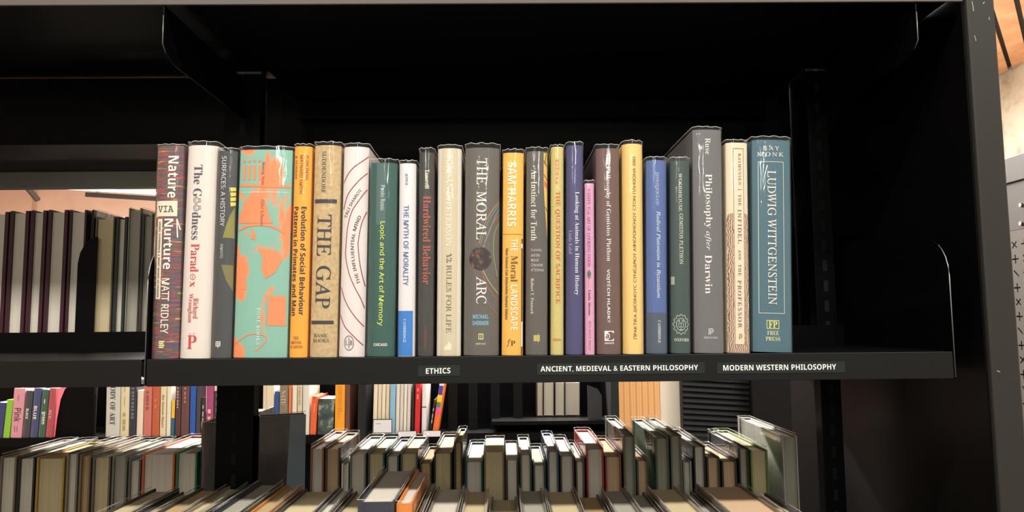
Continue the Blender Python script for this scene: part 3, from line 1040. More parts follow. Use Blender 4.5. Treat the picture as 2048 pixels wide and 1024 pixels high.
b = Spine('book', 'thick teal blue book with tall white framed title, rightmost of the labelled row', (1505, 1585, 281, 1508, 1588.5, 705), (62, 100, 114), sag=.005, jt=7, depth=.16)
b.txt('RAY', (1525, 294, 1559, 302), (224, 220, 206), 'caps', 'H', name='author_name', space=1.5)
b.txt('MONK', (1513.5, 306.5, 1569, 315), (224, 220, 206), 'caps', 'H', name='author_name', space=1.3)
b.frame(1517, 326, 1569, 629, 1.1, (206, 210, 190), 'title_frame')
b.txt('LUDWIG WITTGENSTEIN', (1535, 344, 1553, 612), (224, 220, 206), 'caps')
b.frame(1533.5, 643, 1558, 659, 1.2, (220, 214, 120), 'publisher_mark')
b.txt('FP', (1537, 644.5, 1554.5, 657.5), (230, 222, 120), 'serifb', 'H', name='publisher_mark')
b.txt('FREE', (1534, 663.5, 1558, 671.5), (220, 216, 160), 'serif', 'H', name='imprint')
b.txt('PRESS', (1531, 675, 1560.5, 683), (220, 216, 160), 'serif', 'H', name='imprint')

# ------------------------------------------------------------------ plainer books: rear row, lower rows
PG = {'cream': (212, 194, 154), 'white': (220, 212, 196), 'tan': (196, 166, 120), 'grey': (174, 168, 154), 'peach': (216, 182, 146)}
ORD = 'first second third fourth fifth sixth seventh eighth ninth tenth eleventh twelfth thirteenth fourteenth fifteenth sixteenth seventeenth eighteenth nineteenth twentieth twenty-first twenty-second twenty-third twenty-fourth twenty-fifth twenty-sixth twenty-seventh twenty-eighth twenty-ninth thirtieth'.split()


def loose(label, group, x0, x1, ytop, Y, z0, col, page='cream', yback=None, jt=5, fore=True, depth=None, paper=False, lean=0, t=.0022, kind='book'):
    """a book given by its edges in the photo at the height of its front top corner"""
    p, q = at(x0, ytop, Y), at(x1, ytop, Y)
    h = (p.z + q.z) / 2 - z0
    if depth is None:
        depth = .17
        if yback is not None:
            depth = max(.13, min(.225, onz((x0 + x1) / 2, yback, (p.z + q.z) / 2).y - Y))
    w = q.x - p.x - .0018
    cx = (p.x + q.x) / 2 - math.tan(lean) * h
    r = thing(kind, (cx, Y + (depth if fore else 0), z0 + abs(math.sin(lean)) * w / 2 + .0002), label, 'book', group, (0, lean, 0))
    pm = noisemat('page_edges_' + page, [(.3, tuple(int(v * .9) for v in PG[page])), (.7, PG[page])], 1, 2, (1500, 1500, 1), .9)
    body(r, w, h, depth, .003, M(col, .5), pm, t=t, paper=paper, jacket=jt * .00055, jmat=jt > 0, turned=fore, seg=8, wave=.7)
    return r, w, h


Z1 = 1.45 - .4665      # level of the shelves below
random.seed(5)
shelf('steel_shelf', 'lower black steel shelf below the labelled one, carrying spine-out books', XL, XR, Z1, 0, .26)
shelf('steel_shelf', 'lower black steel shelf carrying page-out books in the right bay', XL + .02, XR, Z1, .285, .53, face=2)
shelf('steel_shelf', 'lower black steel shelf carrying page-out books in the left bay', -1.25, XL - .006, Z1, .285, .53, face=2)
shelf('steel_shelf', 'lower black steel shelf at the front of the left bay', -1.25, XL - .006, Z1, 0, .26)

# rear row of the left bay at eye level
G = 'page-out books in the left bay'
mar = (58, 22, 34)
for i, (x0, x1, yt, c, pg_, lab, t_) in enumerate([
    (-30, 19, 424, mar, 'white', 'maroon bound volume cut by the left edge of the picture', .0052),
    (20, 60, 422, mar, 'white', 'maroon bound volume, second from the picture edge in left bay', .0052),
    (61, 95, 421, mar, 'white', 'maroon bound volume with the narrowest page edges of the four', .0052),
    (96, 137.5, 420, mar, 'white', 'maroon bound volume, widest page block left of the black bookend', .0052),
    (139, 175, 420, mar, 'white', 'maroon bound volume touching the black bookend', .003),
]):
    loose(lab, G, x0, x1, yt, .29, SHELF_TOP, c, pg_, jt=2, t=t_)
be = thing('bookend', (0, 0, 0), 'black sheet steel bookend with rounded corner beside the maroon volumes', 'bookend')
p0 = at(178, 600, .292)
be.location = (p0.x - .004, .286 + .0085, SHELF_TOP)
pts = [(-.012, 0), (.016, 0), (.016, .17), (.008, .168), (-.002, .160), (-.009, .146), (-.012, .13)]
MB().prism(pts, 'Y', -.008, -.0065).go('plate', BLACK2, be)
MB().box(-.012, .016, -.0065, -.004, 0, .004).go('foot', BLACK2, be)
for (x0, x1, yt, c, pg_, lab, t_) in [
    (191, 231, 434, (92, 82, 66), 'cream', 'cream-paged book with brown cover right of the black bookend', .002),
    (232, 256.5, 434, (32, 46, 44), 'white', 'dark green covered book with pale page edges in the left bay', .004),
    (257, 283, 416, (150, 146, 138), 'grey', 'tall light grey book rising above its neighbours in the left bay', .0012),
    (284, 310, 428, (60, 54, 48), 'grey', 'grey-paged book half hidden behind the thread-patterned spine', .003),
]:
    loose(lab, G, x0, x1, yt, .29, SHELF_TOP, c, pg_, jt=3, t=t_)
loose('thin tall black book between the bookend and the cream-paged book', G, 183, 190, 420, .2905, SHELF_TOP, (30, 27, 28), 'grey', jt=2, t=.0022)

# lower row, left bay
G = 'page-out books on the lower shelf, left bay'
row = [
    (0, 35, 913, 880, (120, 104, 90), 'white', 'grey-brown covers and white pages at the picture edge, lower left'),
    (36, 72, 915, 880, (30, 34, 28), 'white', 'white pages and one black board, lower left'),
    (73, 131, 915, 885, (176, 140, 60), 'cream', 'ochre boards around a thick cream page block, lower left'),
    (133, 158, 906, 876, (126, 122, 108), 'white', 'grey boards, slim, beside the thick ochre book'),
    (159, 183, 910, 876, (124, 104, 86), 'tan', 'brown boards and tan pages, lower left'),
    (185, 223, 914, 880, (100, 98, 88), 'cream', 'blue-grey plastic sleeve and cream pages, lower left'),
    (224, 256, 912, 878, (112, 112, 96), 'grey', 'olive grey boards left of the orange-edged book'),
    (257, 283, 920, 886, (96, 92, 88), 'white', 'short, with pale pages touching the orange-edged book'),
    (284, 351, 907, 872, (196, 96, 50), 'white', 'orange boards and a wide page block, lower left'),
    (352, 396, 905, 870, (44, 116, 66), 'white', 'green board and several pale page sections'),
]
for x0, x1, yt, yb_, c, pg_, lab in row:
    loose('book with ' + lab, G, x0, x1, yt, .29, Z1, c, pg_, yback=yb_, jt=6, t=.0028)
loose('large black boxed volume with cream top, left of the slotted upright', G, 401, 463, 846, .29, Z1, (16, 15, 16), 'cream', depth=.2, jt=3, t=.003, fore=False)
# photo-covered large book right of the upright, turned so its front cover shows
cvm = noisemat('dim_portrait_cover', [(.35, (34, 28, 30)), (.6, (58, 48, 48)), (.75, (110, 92, 88))], 14, 3, (1, 1, .6), .3)
p, q = at(519, 838, .262), at(612, 824, .287)
big = thing('book', (p.x, p.y, Z1), 'large dark glossy book with slate blue right half, turned beside the upright', 'book', None, (0, 0, math.atan2(q.y - p.y, q.x - p.x)))
L_ = math.hypot(q.x - p.x, q.y - p.y)
hB = (p.z + q.z) / 2 - Z1
MB().box(0, L_, 0, .002, 0, hB).box(0, L_, .02, .022, 0, hB).box(0, .002, .002, .02, 0, hB).go('cover', cvm, big)
MB().box(.003, L_ - .003, .0025, .0195, .003, hB - .003).go('page_block', M(PG['cream'], .9), big)
link('slate_panel', [(L_ * .45, -.0003, .0), (L_, -.0003, 0), (L_, -.0003, hB), (L_ * .66, -.0003, hB)], [(0, 1, 2, 3)], M((120, 132, 146), .4), big)
link('pale_panel', [(L_ * .40, -.0005, .0), (L_, -.0005, 0), (L_, -.0005, hB * .55), (L_ * .52, -.0005, hB * .5)], [(0, 1, 2, 3)], noisemat('grey_rose_cover', [(.35, (112, 106, 108)), (.6, (150, 140, 138)), (.75, (150, 104, 100))], 20, 3, rough=.4), big)
link('plastic_jacket', [(0, -.001, 0), (L_, -.001, 0), (L_, -.001, hB + .004), (0, -.001, hB + .004)], [(0, 1, 2, 3)], FILM, big)
MB().tube([(0, -.001, hB + .004), (L_ * .3, -.001, hB + .0048), (L_ * .6, -.001, hB + .0038), (L_, -.001, hB + .0045)], .0005, 5).go('jacket_edge', RIM, big, True)

# lower row, right bay
G = 'page-out books on the lower shelf, right bay'
row = [
    (620, 649, 895, 863, (150, 96, 84), 'white', 'rose brown boards', 0),
    (650, 681, 896, 866, (90, 66, 48), 'peach', 'brown board on its left', 0),
    (682, 698, 927, 900, (222, 218, 210), 'white', 'low and narrow white binding', 0),
    (699, 733, 908, 873, (120, 122, 112), 'white', 'grey sleeve, thick', 0),
    (735, 770, 906, 873, (58, 82, 84), 'cream', 'dark teal left board', 0),
    (771.5, 799, 911, 878, (28, 74, 78), 'white', 'petrol blue boards', 0),
    (800, 836, 906, 873, (88, 84, 74), 'cream', 'thick cream pages and grey boards', 0),
    (838, 865, 925, 893, (40, 38, 30), 'tan', 'low, black boards, yellow slip', 0),
    (867, 905, 905, 869, (44, 38, 30), 'cream', 'yellowish pages and near-black boards', 0),
    (907, 926, 884, 857, (40, 40, 34), 'tan', 'tall thin, yellow page top above its neighbours', 0),
    (930, 966, 922, 884, (30, 90, 88), 'white', 'bright teal boards', 0),
    (967, 1009, 905, 876, (128, 104, 64), 'cream', 'boardless yellow-brown paperback pages', 0),
    (1011, 1037, 921, 886, (60, 50, 40), 'white', 'round white top beside the wide paperback', 0),
    (1038.5, 1064, 908, 874, (56, 72, 56), 'white', 'green speckled left board', 0),
    (1065, 1092, 929, 892, (50, 60, 48), 'white', 'very white top, lowest of its neighbours', 0),
    (1093.5, 1118, 902, 866, (48, 78, 120), 'white', 'blue right board under a high clear sleeve', 0),
    (1119, 1149, 911, 874, (74, 56, 44), 'white', 'dark brown boards, white top', 0),
    (1150, 1170, 922, 885, (84, 62, 64), 'white', 'slim lilac-white top left of the red book', 0),
    (1171.5, 1208, 897, 859, (176, 44, 44), 'white', 'bright red boards, the only red one', 0),
    (1209, 1243, 912, 876, (140, 70, 56), 'peach', 'peach pages right of the red book', 0),
    (1245, 1271, 871, 836, (104, 104, 92), 'grey', 'tall grey green, standing high before the timber panel', 0),
    (1272, 1297, 920, 886, (86, 84, 60), 'peach', 'low peach-topped, between two tall grey green ones', 0),
    (1309, 1338, 875, 838, (82, 100, 76), 'grey', 'tall mossy green, first of a touching pair', 0),
    (1339.5, 1364, 870, 836, (112, 110, 92), 'grey', 'tall olive grey, second of a touching pair', 0),
    (1365, 1384, 923, 890, (150, 156, 150), 'white', 'small low one beside black and blue-grey book', 0),
    (1385.5, 1411, 892, 858, (34, 34, 36), 'white', 'black boards and blue-grey pages', 0),
    (1412, 1440, 914, 884, (66, 70, 52), 'peach', 'warm peach top right of the black-boarded one', 0),
    (1442, 1474, 922, 888, (58, 50, 44), 'peach', 'dark brown right board and peach top', 0),
    (1476, 1498, 896, 862, (40, 42, 46), 'grey', 'grey pages behind a clear sleeve', 0),
    (1499, 1536, 900, 860, (90, 128, 40), 'cream', 'lime green right board', 0),
]
for i, (x0, x1, yt, yb_, c, pg_, lab, ln) in enumerate(row):
    loose('%s page-out book of the right bay: %s' % (ORD[i], lab), G, x0, x1, yt, .29, Z1, c, pg_, yback=yb_, jt=7, t=.0024, lean=ln, paper='paperback' in lab)
loose('large pale grey book in clear sleeve at the right end of the page-out row', G, 1563, 1595, 872, .29, Z1, (176, 174, 168), 'grey', yback=834, jt=5, t=.002)

# near lower shelf: spines out, only the tops enter the picture
G = 'spine-out books on the near lower shelf'
Yn = .006
for i, (x0, x1, yt, c, pg_, lab) in enumerate([
    (150, 215, 1052, (70, 66, 60), 'cream', 'book with dim grey top at the bottom left corner'),
    (218, 262, 1060, (90, 84, 74), 'cream', 'low grey-covered book at the bottom left'),
    (265, 330, 1050, (74, 70, 62), 'tan', 'book with tan top, bottom, left of the upright'),
    (332, 380, 1046, (150, 140, 118), 'cream', 'book with wide cream top under the black boxed volume'),
    (384, 408, 1040, (52, 52, 52), 'white', 'thin dark book beneath the slotted upright'),
    (411, 470, 1036, (40, 46, 56), 'grey', 'blue black book under the slotted upright'),
    (474, 518, 1042, (200, 140, 70), 'tan', 'book with orange brown cover below the dark glossy book'),
    (521, 604, 1052, (46, 44, 46), 'cream', 'black sleeved book in front of the page-out row'),
    (607, 640, 1050, (120, 118, 112), 'white', 'grey book with raised plastic corners, bottom centre left'),
    (643, 708, 1058, (96, 92, 86), 'cream', 'low cream-topped book left of the navy one'),
    (713, 789, 1007, (40, 42, 58), 'white', 'thick navy book with rounded cream top, bottom centre'),
    (790.5, 825, 1010, (226, 134, 48), 'white', 'orange book beside the thick navy one'),
    (829, 842, 1040, (110, 104, 92), 'cream', 'thin book right of the orange one'),
    (845, 912, 1046, (130, 124, 112), 'white', 'pale book with broad top, right of the orange one'),
    (915, 972, 1052, (180, 172, 150), 'cream', 'cream book with rising plastic corner, bottom centre'),
    (976, 1040, 1072, (90, 86, 78), 'cream', 'low book hidden at the bottom centre'),
    (1044, 1102, 1050, (120, 116, 110), 'grey', 'grey topped book below the teal-board ones'),
    (1106, 1178, 1052, (100, 92, 82), 'cream', 'book with broad grey-cream top below the red book'),
    (1181, 1240, 1066, (86, 80, 76), 'tan', 'low book below the tall grey green one'),
    (1243, 1300, 1050, (110, 116, 108), 'grey', 'grey green sleeved book, bottom right of centre'),
    (1304, 1352, 1060, (70, 66, 62), 'grey', 'low dark book, bottom right of centre'),
    (1356, 1428, 1046, (150, 142, 130), 'cream', 'book with plastic wall rising at its left side'),
    (1432, 1470, 1058, (84, 78, 70), 'grey', 'low brown book, bottom right'),
    (1474, 1585, 1040, (120, 104, 92), 'peach', 'very thick book with peach top, bottom right'),
    (1589, 1650, 1062, (70, 70, 72), 'cream', 'low dark book, last at the bottom right'),
]):
    loose(lab, G, x0, x1, yt, Yn, Z1, c, pg_, jt=7, fore=False, depth=.19 if yt < 1020 else .175, t=.0026)

# ------------------------------------------------------------------ bookcase across the far aisle
YF = 2.0
ZF = 1.45 - .42


def slab(name, label, x0, x1, y0, y1, z0, z1, mat, cat, part):
    o = thing(name, ((x0 + x1) / 2, y0, z0), label, cat)
    MB().box((x0 - x1) / 2, (x1 - x0) / 2, 0, y1 - y0, 0, z1 - z0).go(part, mat, o)
    return o


xr = at(1222, 800, YF).x
slab('back_panel', 'black back sheet of the bookcases across the far aisle', -2.9, xr + .02, YF + .285, YF + .29, 0, 1.62, BLACK2, 'panel', 'sheet')
for x0, x1, l_ in ((-2.9, -1.035, 'left of the slotted upright'), (-.995, at(715, 800, YF).x, 'under the amber book'), (at(716, 800, YF).x + .032, xr - .005, 'carrying the journals and white cards')):
    slab('steel_shelf', 'black steel shelf across the far aisle, ' + l_, x0, x1, YF - .004, YF + .28, ZF - .03, ZF, BLACK, 'shelf', 'deck')
slab('steel_shelf', 'raised black steel shelf under the dim page-out books, far aisle', -.05, xr - .005, YF, YF + .28, 1.45 - .392, 1.45 - .378, BLACK, 'shelf', 'deck')
for x, w_, l_ in ((-1.03, .03, 'hidden behind the slotted upright'), (at(716, 800, YF).x, .03, 'left of the pale journals'), (xr, at(1238, 800, YF).x - xr, 'beside the pine divider')):
    slab('bookcase_side', 'dark upright side of the far aisle bookcase, ' + l_, x, x + w_, YF, YF + .28, 0, 1.62, M((14, 14, 15), .5), 'panel', 'sheet')
for px, l_ in ((893, 'first, right of the banded book'), (935, 'second, in the middle of the black gap'), (981, 'third, in the middle of the black gap'), (1028, 'last, left of the dim page-out books')):
    p = at(px, 800, YF)
    slab('shelf_divider', 'dark sheet divider across the far aisle, ' + l_, p.x - .001, p.x + .034, YF + .10, YF + .104, ZF + .0005, ZF + .30, M((5, 5, 5), .7, 0, .2), 'divider', 'plate')['group'] = 'dark shelf dividers across the far aisle'
def fbook(label, group, xt0, xt1, xb0, xb1, yt, yb_, col, txt=None, bands=None, z0=ZF, depth=.16, mat=None, Y=YF + .004, jt=0, fore=False, page='white'):
    """far book: top edge px, foot px at height yb_"""
    tl, tr, bl, br_ = at(xt0, yt, Y), at(xt1, yt, Y), at(xb0, yb_, Y), at(xb1, yb_, Y)
    lean = math.atan2((tl.x + tr.x - bl.x - br_.x) / 2, (tl.z + tr.z - bl.z - br_.z) / 2)
    zt = (tl.z + tr.z) / 2
    h = (zt - z0) / math.cos(lean)
    w = ((tr.x - tl.x) + (br_.x - bl.x)) / 2 * math.cos(lean) - .001
    cx = (tl.x + tr.x) / 2 - math.tan(lean) * (zt - z0)
    r = thing('book', (cx, Y + (depth if fore else 0), z0 + abs(math.sin(lean)) * w / 2), label, 'book', group, (0, lean, 0))
    prof = body(r, w, h, depth, .003, mat or M(col, .5), M(PG[page], .9), t=.002, jacket=.002, jmat=jt > 0, seg=6, turned=fore)
    cuts = [w * (k / 6 - .5) for k in range(1, 6)]
    hw = w / 2 * .99
    for (f0, f1, c) in (bands or []):
        conform('colour_band', [(-hw, h * f0), (hw, h * f0), (hw, h * f1), (-hw, h * f1)], [(0, 1, 2, 3)], M(c, .5), r, lambda x: prof(x) - .0005, cuts)
    for (s, st, u0, u1, v0, v1, c) in (txt or []):      # u across 0..1, v from the top 0..1
        if s is None:
            # print too small to read in the photograph: short dashes
            vs, fs, k = [], [], 0
            for i_ in range(st):
                a0, a1 = v0 + (v1 - v0) * i_ / st, v0 + (v1 - v0) * (i_ + (.55, .8, .7)[i_ % 3]) / st
                for uu, vv in ((u0, a0), (u1, a0), (u1, a1), (u0, a1)):
                    vs.append(((uu - .5) * w, h * (1 - vv)))
                fs.append((k, k + 1, k + 2, k + 3))
                k += 4
            conform('small_print', vs, fs, M(c, .6), r, lambda x: prof(x) - .0009, cuts)
            continue
        v, f, a = text_mesh(s, st)
        conform('lettering', [((u0 + (u1 - u0) * q_ - .5) * w, h * (1 - (v0 + (v1 - v0) * p_))) for p_, q_ in v], f, M(c, .6), r, lambda x: prof(x) - .0009, cuts)


G = 'leaning colour-name books across the far aisle'
fbook('indigo book at the left picture edge, across the far aisle', G, -10, 12, -18, 2, 806, 880, (58, 62, 110))
fbook('lime green leaning book across the far aisle', G, 13, 26, 4, 17, 800, 880, (134, 190, 52))
fbook('wide pink leaning book across the far aisle', G, 28, 50, 19, 42, 777, 880, (222, 150, 166), [('Pink', 'sans', .22, .84, .40, .68, (80, 52, 66)), (None, 1, .44, .50, .14, .33, (150, 90, 100)), (None, 1, .34, .40, .76, .98, (150, 90, 100)), (None, 1, .56, .61, .76, .98, (150, 90, 100))], jt=1)
fbook('black leaning book next to the pink one', G, 51, 66, 43, 57, 782, 880, (52, 52, 56), [('BLACK', 'bold', .30, .66, .38, .60, W_)], jt=1)
fbook('navy blue leaning book next to the black one', G, 67.5, 83, 58.5, 73, 777, 880, (52, 62, 110), [('BLUE', 'bold', .26, .68, .36, .63, W_)], jt=1)
fbook('bottle green leaning book next to the navy one', G, 84, 98, 74.5, 88, 780, 880, (44, 88, 64), [('green', 'bold', .26, .80, .46, .72, W_), (None, 1, .5, .62, .20, .36, W_)], jt=1)
fbook('crimson leaning book, last of the leaning ones', G, 99, 113, 89.5, 102, 777, 880, (176, 66, 78), [('RED', 'serifb', .30, .65, .44, .62, (220, 180, 180))], jt=1)
pe = at(153, 840, YF)
fe = thing('bookend', (pe.x, YF + .02, ZF), 'broad black plate bookend right of the crimson leaning book', 'bookend')
MB().prism([(-.09, 0), (.05, 0), (.05, .20), (-.03, .20), (-.06, .18), (-.075, .14), (-.085, .07)], 'Y', 0, .002).go('plate', BLACK2, fe)
MB().box(-.09, .05, .002, .12, 0, .0015).go('foot', BLACK2, fe)
MB().box(-.02, .05, .02, .024, 0, .24).go('back_plate', M((40, 34, 34), .6), fe)

G = 'upright art books across the far aisle'
up = [
    (213, 241, 755, (196, 196, 186), 'light grey book reading BODY OF ART across the far aisle', [('BODY OF ART', 'serifb', .30, .68, .08, .80, (70, 70, 74))], None),
    (242, 259, 760, (214, 202, 166), 'cream book right of the light grey art book', [(None, 3, .30, .62, .58, .92, (168, 148, 108)), (None, 2, .42, .52, .1, .5, (180, 160, 120))], None),
    (260, 273.5, 762, (46, 50, 62), 'dark navy book among the cream ones, far aisle', [(None, 9, .3, .68, .12, .7, (110, 108, 116))], None),
    (274.5, 287, 781, (222, 206, 186), 'short plain cream book beside the salmon one', None, None),
    (288, 304, 765, (196, 112, 100), 'salmon book with dark sideways lettering', [(None, 5, .3, .66, .16, .52, (150, 82, 76))], None),
    (305, 320, 766, (184, 92, 62), 'rust orange book, far aisle', [(None, 2, .38, .6, .3, .5, (214, 120, 84))], None),
    (321, 333, 766, (220, 206, 170), 'cream book titled the human figure', [('the human figure', 'serif', .25, .75, .22, .84, (120, 110, 80))], None),
    (334, 342.5, 768, (226, 216, 198), 'thin white book right of the human figure one', None, None),
    (343, 350, 800, (44, 100, 120), 'short teal book with yellow upper half', None, [(.5, 1, (232, 186, 50))]),
    (351, 362, 766, (84, 54, 54), 'maroon brown book, left of a pair, far aisle', [(None, 7, .36, .6, .08, .5, (190, 160, 152))], None),
    (363, 379, 766, (100, 66, 64), 'lighter maroon book, right of a pair, far aisle', [(None, 4, .36, .6, .08, .42, (160, 116, 110))], None),
    (380.5, 392, 766, (38, 86, 168), 'bright cobalt blue book, far aisle', None, None),
    (393, 402, 772, (70, 60, 66), 'dark grey violet book, far aisle', None, None),
    (403, 411, 795, (46, 44, 48), 'short black book with white lettering, far aisle', [(None, 3, .3, .65, .2, .7, (170, 164, 158))], None),
    (412, 427.5, 766, (160, 70, 116), 'magenta book, far aisle', [(None, 2, .3, .7, .5, .78, (232, 170, 160)), (None, 1, .0, .12, .0, 1., (226, 180, 180))], None),
    (428.5, 439, 766, (60, 52, 50), 'black and cream striped book right of the magenta one', [(None, 3, .4, .6, .2, .6, (130, 120, 112))], [(.85, 1, (222, 208, 190))]),
    (440, 446.5, 766, (196, 44, 52), 'thin scarlet book, far aisle', None, None),
    (447.5, 466, 766, (150, 158, 150), 'grey green book beside the slotted upright', None, None),
    (526, 548, 765, (216, 204, 176), 'pale cream book just right of the slotted upright', [(None, 1, .3, .34, .0, .9, (190, 170, 130))], None),
    (549, 558, 783, (44, 76, 140), 'short blue book, right of the slotted upright', None, None),
    (559, 576, 764, (130, 116, 94), 'taupe book with large pale letters NATU', [('NATU', 'serifb', .2, .75, .16, .44, (196, 182, 156))], None),
    (577, 583.5, 768, (206, 116, 76), 'thin orange book between taupe and cream ones', None, None),
    (584.5, 594, 764, (222, 212, 192), 'cream book, left of three pale ones, far aisle', None, None),
    (595, 604.5, 764, (206, 194, 168), 'buff book, middle of three pale ones, far aisle', [(None, 6, .35, .65, .1, .45, (168, 146, 116))], None),
    (605.5, 619, 764, (212, 208, 198), 'greyish white book, right of three pale ones, far aisle', None, None),
]
for x0, x1, yt, c, lab, tx, bd in up:
    fbook(lab, G, x0, x1, x0 - (1024 - x0) * .003, x1 - (1024 - x1) * .003, yt, 860, c, tx, bd)
sk = noisemat('green_grey_illustration', [(.38, (44, 58, 58)), (.52, (70, 84, 78)), (.62, (150, 156, 144)), (.72, (70, 82, 76))], 22, 3, rough=.5)
fbook('vermilion leaning book right of the pale ones', G, 624, 635, 617, 630, 793, 900, (222, 96, 52), [(None, 1, .45, .6, .2, .62, (236, 150, 110)), (None, 1, .35, .62, .04, .08, (80, 60, 50))])
fbook('dark green book with pale illustrated spine, far aisle', G, 637, 668, 634, 666, 798, 880, (60, 74, 72), mat=sk)
fbook('amber yellow book with brown lettering, far aisle', G, 670.5, 690, 669, 689, 764, 860, (236, 156, 40), [(None, 12, .36, .44, .08, .7, (206, 126, 30)), (None, 9, .56, .66, .08, .6, (206, 126, 30))])
fbook('thin brown book right of the amber one', G, 691, 700, 690, 699, 764, 860, (110, 66, 54))

G = 'pale journals behind the white shelf cards'
rt = [
    (748, 756.5, (224, 212, 186)), (757, 764.5, (216, 202, 176)), (765, 772.5, (224, 210, 184)), (773, 780, (212, 196, 168)),
    (781, 792.5, (134, 178, 204)), (793.5, 801, (216, 208, 196)), (801.5, 808.5, (206, 198, 188)), (809, 815.5, (222, 214, 204)), (816, 823, (210, 200, 192)),
]
lb = ['cream journal at the left end of the pale group', 'second cream journal of the pale group', 'third cream journal of the pale group', 'cream journal touching the light blue one',
      'light blue journal inside the pale group', 'off-white journal right of the light blue one', 'off-white journal, second right of the light blue one', 'off-white journal, third right of the light blue one', 'off-white journal, rightmost of the pale group']
for (x0, x1, c), l_ in zip(rt, lb):
    fbook(l_, G, x0 - .5, x1 - .5, x0 - 3, x1 - 3, 764, 862, c, depth=.14)
G = 'single spines right of the pale journals'
fbook('narrow black journal left of the red one', G, 825, 829, 823, 827, 764, 862, (40, 38, 40))
fbook('bright red journal, the only red one beside the cards', G, 831, 841.5, 828.5, 839, 764, 862, (206, 36, 44), [(None, 2, .35, .65, .12, .36, (236, 130, 120))])
fbook('white journal right of the red one', G, 844.5, 854, 843, 852, 764, 862, (222, 216, 214), None, [(.50, .52, (60, 56, 60))])
fbook('thin black leaning book with pale marks', G, 868, 871, 859, 863, 800, 862, (34, 34, 36), [(None, 3, .1, .9, .25, .75, (150, 150, 150))])
fbook('leaning book with violet, yellow, green, pink and orange bands', G, 879, 889, 865, 874, 764, 862, (232, 110, 44), None,
      [(.92, 1, (226, 220, 226)), (.74, .92, (76, 62, 140)), (.60, .74, (240, 196, 40)), (.50, .60, (66, 130, 90)), (.36, .50, (226, 84, 140))])


def card(label, x0, y0, x1, y1, txt=None):
    p, q = at(x0, y1, YF - .012), at(x1, y0, YF - .012)
    c = thing('shelf_card', ((p.x + q.x) / 2, YF - .012, p.z), label, 'sign', 'white shelf cards')
    w, h = (q.x - p.x) / 2, q.z - p.z
    MB().box(-w, w, 0, .003, 0, h).go('holder', M((60, 60, 62), .4), c)
    MB().box(-w * .94, w * .94, -.0008, 0, h * .06, h * .94).go('card', M((220, 218, 220), .6), c)
    if txt:
        MB().box(-w * .7, -w * .2, -.0011, -.0008, h * .66, h * .71).go('small_print', M((150, 150, 154), .6), c)


card('square white card in a dark holder under the pale journals', 746, 838, 784, 867, True)
card('wide low white label clipped to the far shelf, left of two', 796, 862, 833, 874)
card('wide low white label clipped to the far shelf, right of two', 845, 861, 882, 874)
G = 'dim page-out books far right'
for x0, x1, c, l_ in ((1074, 1086, (110, 84, 70), 'narrow dim page-out book, left of four beyond the gap'), (1087, 1108, (90, 70, 60), 'widest dim page-out book of four beyond the gap'),
                      (1110, 1129, (84, 80, 70), 'grey cream page-out book, third of four beyond the gap'), (1130, 1160, (88, 80, 74), 'brownish page-out book, rightmost of four beyond the gap')):
    fbook(l_, G, x0, x1, x0, x1, 764, 845, c, z0=1.45 - .3778, fore=True, depth=.13, page='grey', Y=YF + .13)
pb = at(1190, 800, YF)
fe = thing('bookend', (pb.x, YF + .03, 1.45 - .3778), 'dark bookend plate right of the dim page-out books', 'bookend')
MB().prism([(-.025, 0), (.03, 0), (.03, .09), (.015, .115), (-.025, .13)], 'Y', 0, .003).go('plate', M((38, 36, 38), .5), fe)

# timber post, white pier, louvred cabinet further back
YT = 2.45
wood = noisemat('striped_pine', [(.2, (226, 168, 108)), (.5, (240, 192, 136)), (.8, (214, 150, 92))], 1.3, 1, (9, 1, 1.4), .55, dist=1.2, kind='wave')
p, q = at(1238, 800, YT), at(1319, 800, YT)
tp = thing('room_divider', ((p.x + q.x) / 2, YT, 0), 'light pine panel standing behind the far bookcase', 'panel')
MB().box(-(q.x - p.x) / 2, (q.x - p.x) / 2, 0, .04, 0, 1.6).go('board', wood, tp)
p, q = at(1319.5, 800, YT + .02), at(1365, 800, YT + .02)
wp = thing('white_pier', ((p.x + q.x) / 2, YT + .02, 0), 'white painted pier right of the pine panel', 'pillar')
MB().box(-(q.x - p.x) / 2, (q.x - p.x) / 2, 0, .3, 0, 2.9).go('shaft', M((232, 222, 204), .7), wp, bevel=.006)
p, q = at(1366, 800, YT - .05), at(1505, 800, YT - .05)
lc = thing('louvred_cabinet', ((p.x + q.x) / 2, YT - .05, 0), 'dark grey cabinet with sloping louvre slats, right of the white pier', 'cabinet')
hw = (q.x - p.x) / 2
MB().box(-hw, hw, .012, .06, 0, 1.62).go('carcass', M((6, 6, 6), .6), lc)
proto = None
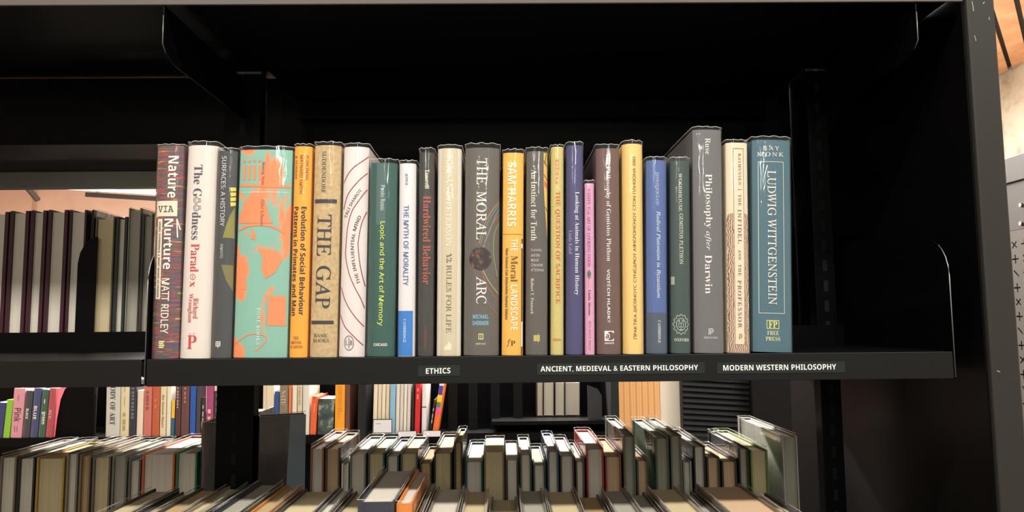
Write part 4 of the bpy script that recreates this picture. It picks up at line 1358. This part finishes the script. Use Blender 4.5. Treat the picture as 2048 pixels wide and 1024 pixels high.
for k in range(26):
    if proto is None:
        mb = MB()
        mb.v = [(-hw, -.004, 0), (hw, -.004, -.02), (hw, .010, .004), (-hw, .010, .024), (-hw, .0, 0), (hw, .0, -.02), (hw, .012, .004), (-hw, .012, .024)]
        mb.f = [(0, 1, 2, 3), (7, 6, 5, 4), (0, 4, 5, 1), (1, 5, 6, 2), (2, 6, 7, 3), (3, 7, 4, 0)]
        o = proto = mb.go('slat', M((7, 7, 8), .6, 0, .2), lc)
    else:
        o = proto.copy()
        COL.objects.link(o)
        o.parent = lc
    o.location = (0, 0, .95 + k * .024)
p, q = at(1506, 800, YT - .12), at(1690, 800, YT - .12)
dc = thing('dark_cabinet', ((p.x + q.x) / 2, YT - .12, 0), 'plain near-black cabinet at the far right of the gap', 'cabinet')
MB().box(-(q.x - p.x) / 2, (q.x - p.x) / 2, 0, .05, 0, 1.62).go('carcass', M((7, 6, 7), .5, 0, .2), dc, bevel=.003)
MB().box(-(q.x - p.x) / 2, (q.x - p.x) / 2, -.004, 0, 1.2, 1.212).go('door_gap', BLACK2, dc)

# ceiling light strip and rail seen above the maroon volumes
a, b_ = at(110, 375, 4.6), at(440, 394, 4.6)
ls = thing('linear_light', tuple(a), 'long white linear ceiling light glimpsed above the maroon volumes', 'lamp')
dv = b_ - a
MB().tube([(0, 0, 0), tuple(dv)], .011, 8).go('diffuser', M((236, 248, 246), .5, 0, .5, 1.6), ls, True)
MB().tube([(.2, 0, .03), (.2, 0, 3.2 - a.z)], .004, 5).go('hanger', STEEL, ls)
MB().tube([(0, 0, .03), tuple(dv + Vector((0, 0, .03)))], .02, 6).go('housing', M((210, 206, 200), .6), ls)
a, b_ = at(172, 388, 4.5), at(440, 404, 4.5)
rl = thing('ceiling_rail', tuple(a), 'black rail hanging under the linear ceiling light', 'rail')
dv = b_ - a
MB().box(0, dv.length, -.01, .01, -.02, .012).go('rail', M((40, 36, 36), .6), rl)
rl.rotation_euler = (0, -math.atan2(dv.z, dv.x), 0)
MB().tube([(.07, 0, .012), (.085, 0, .022), (.10, 0, .012)], .003, 5).go('clip', STEEL, rl)
a, b_ = at(52, 372, 4.4), at(76, 400, 4.4)
br2 = thing('wall_bracket', tuple(a), 'short dark slanted bracket on the far plaster wall', 'bracket')
MB().tube([(0, 0, 0), tuple(b_ - a)], .022, 4).go('arm', M((70, 58, 52), .7), br2)
a = at(65, 400, 5.55)
struct(MB().box(a.x - .01, a.x + .01, 5.58, 5.6, 0, 3.2).go('trim_1', M((190, 156, 130), .8)))
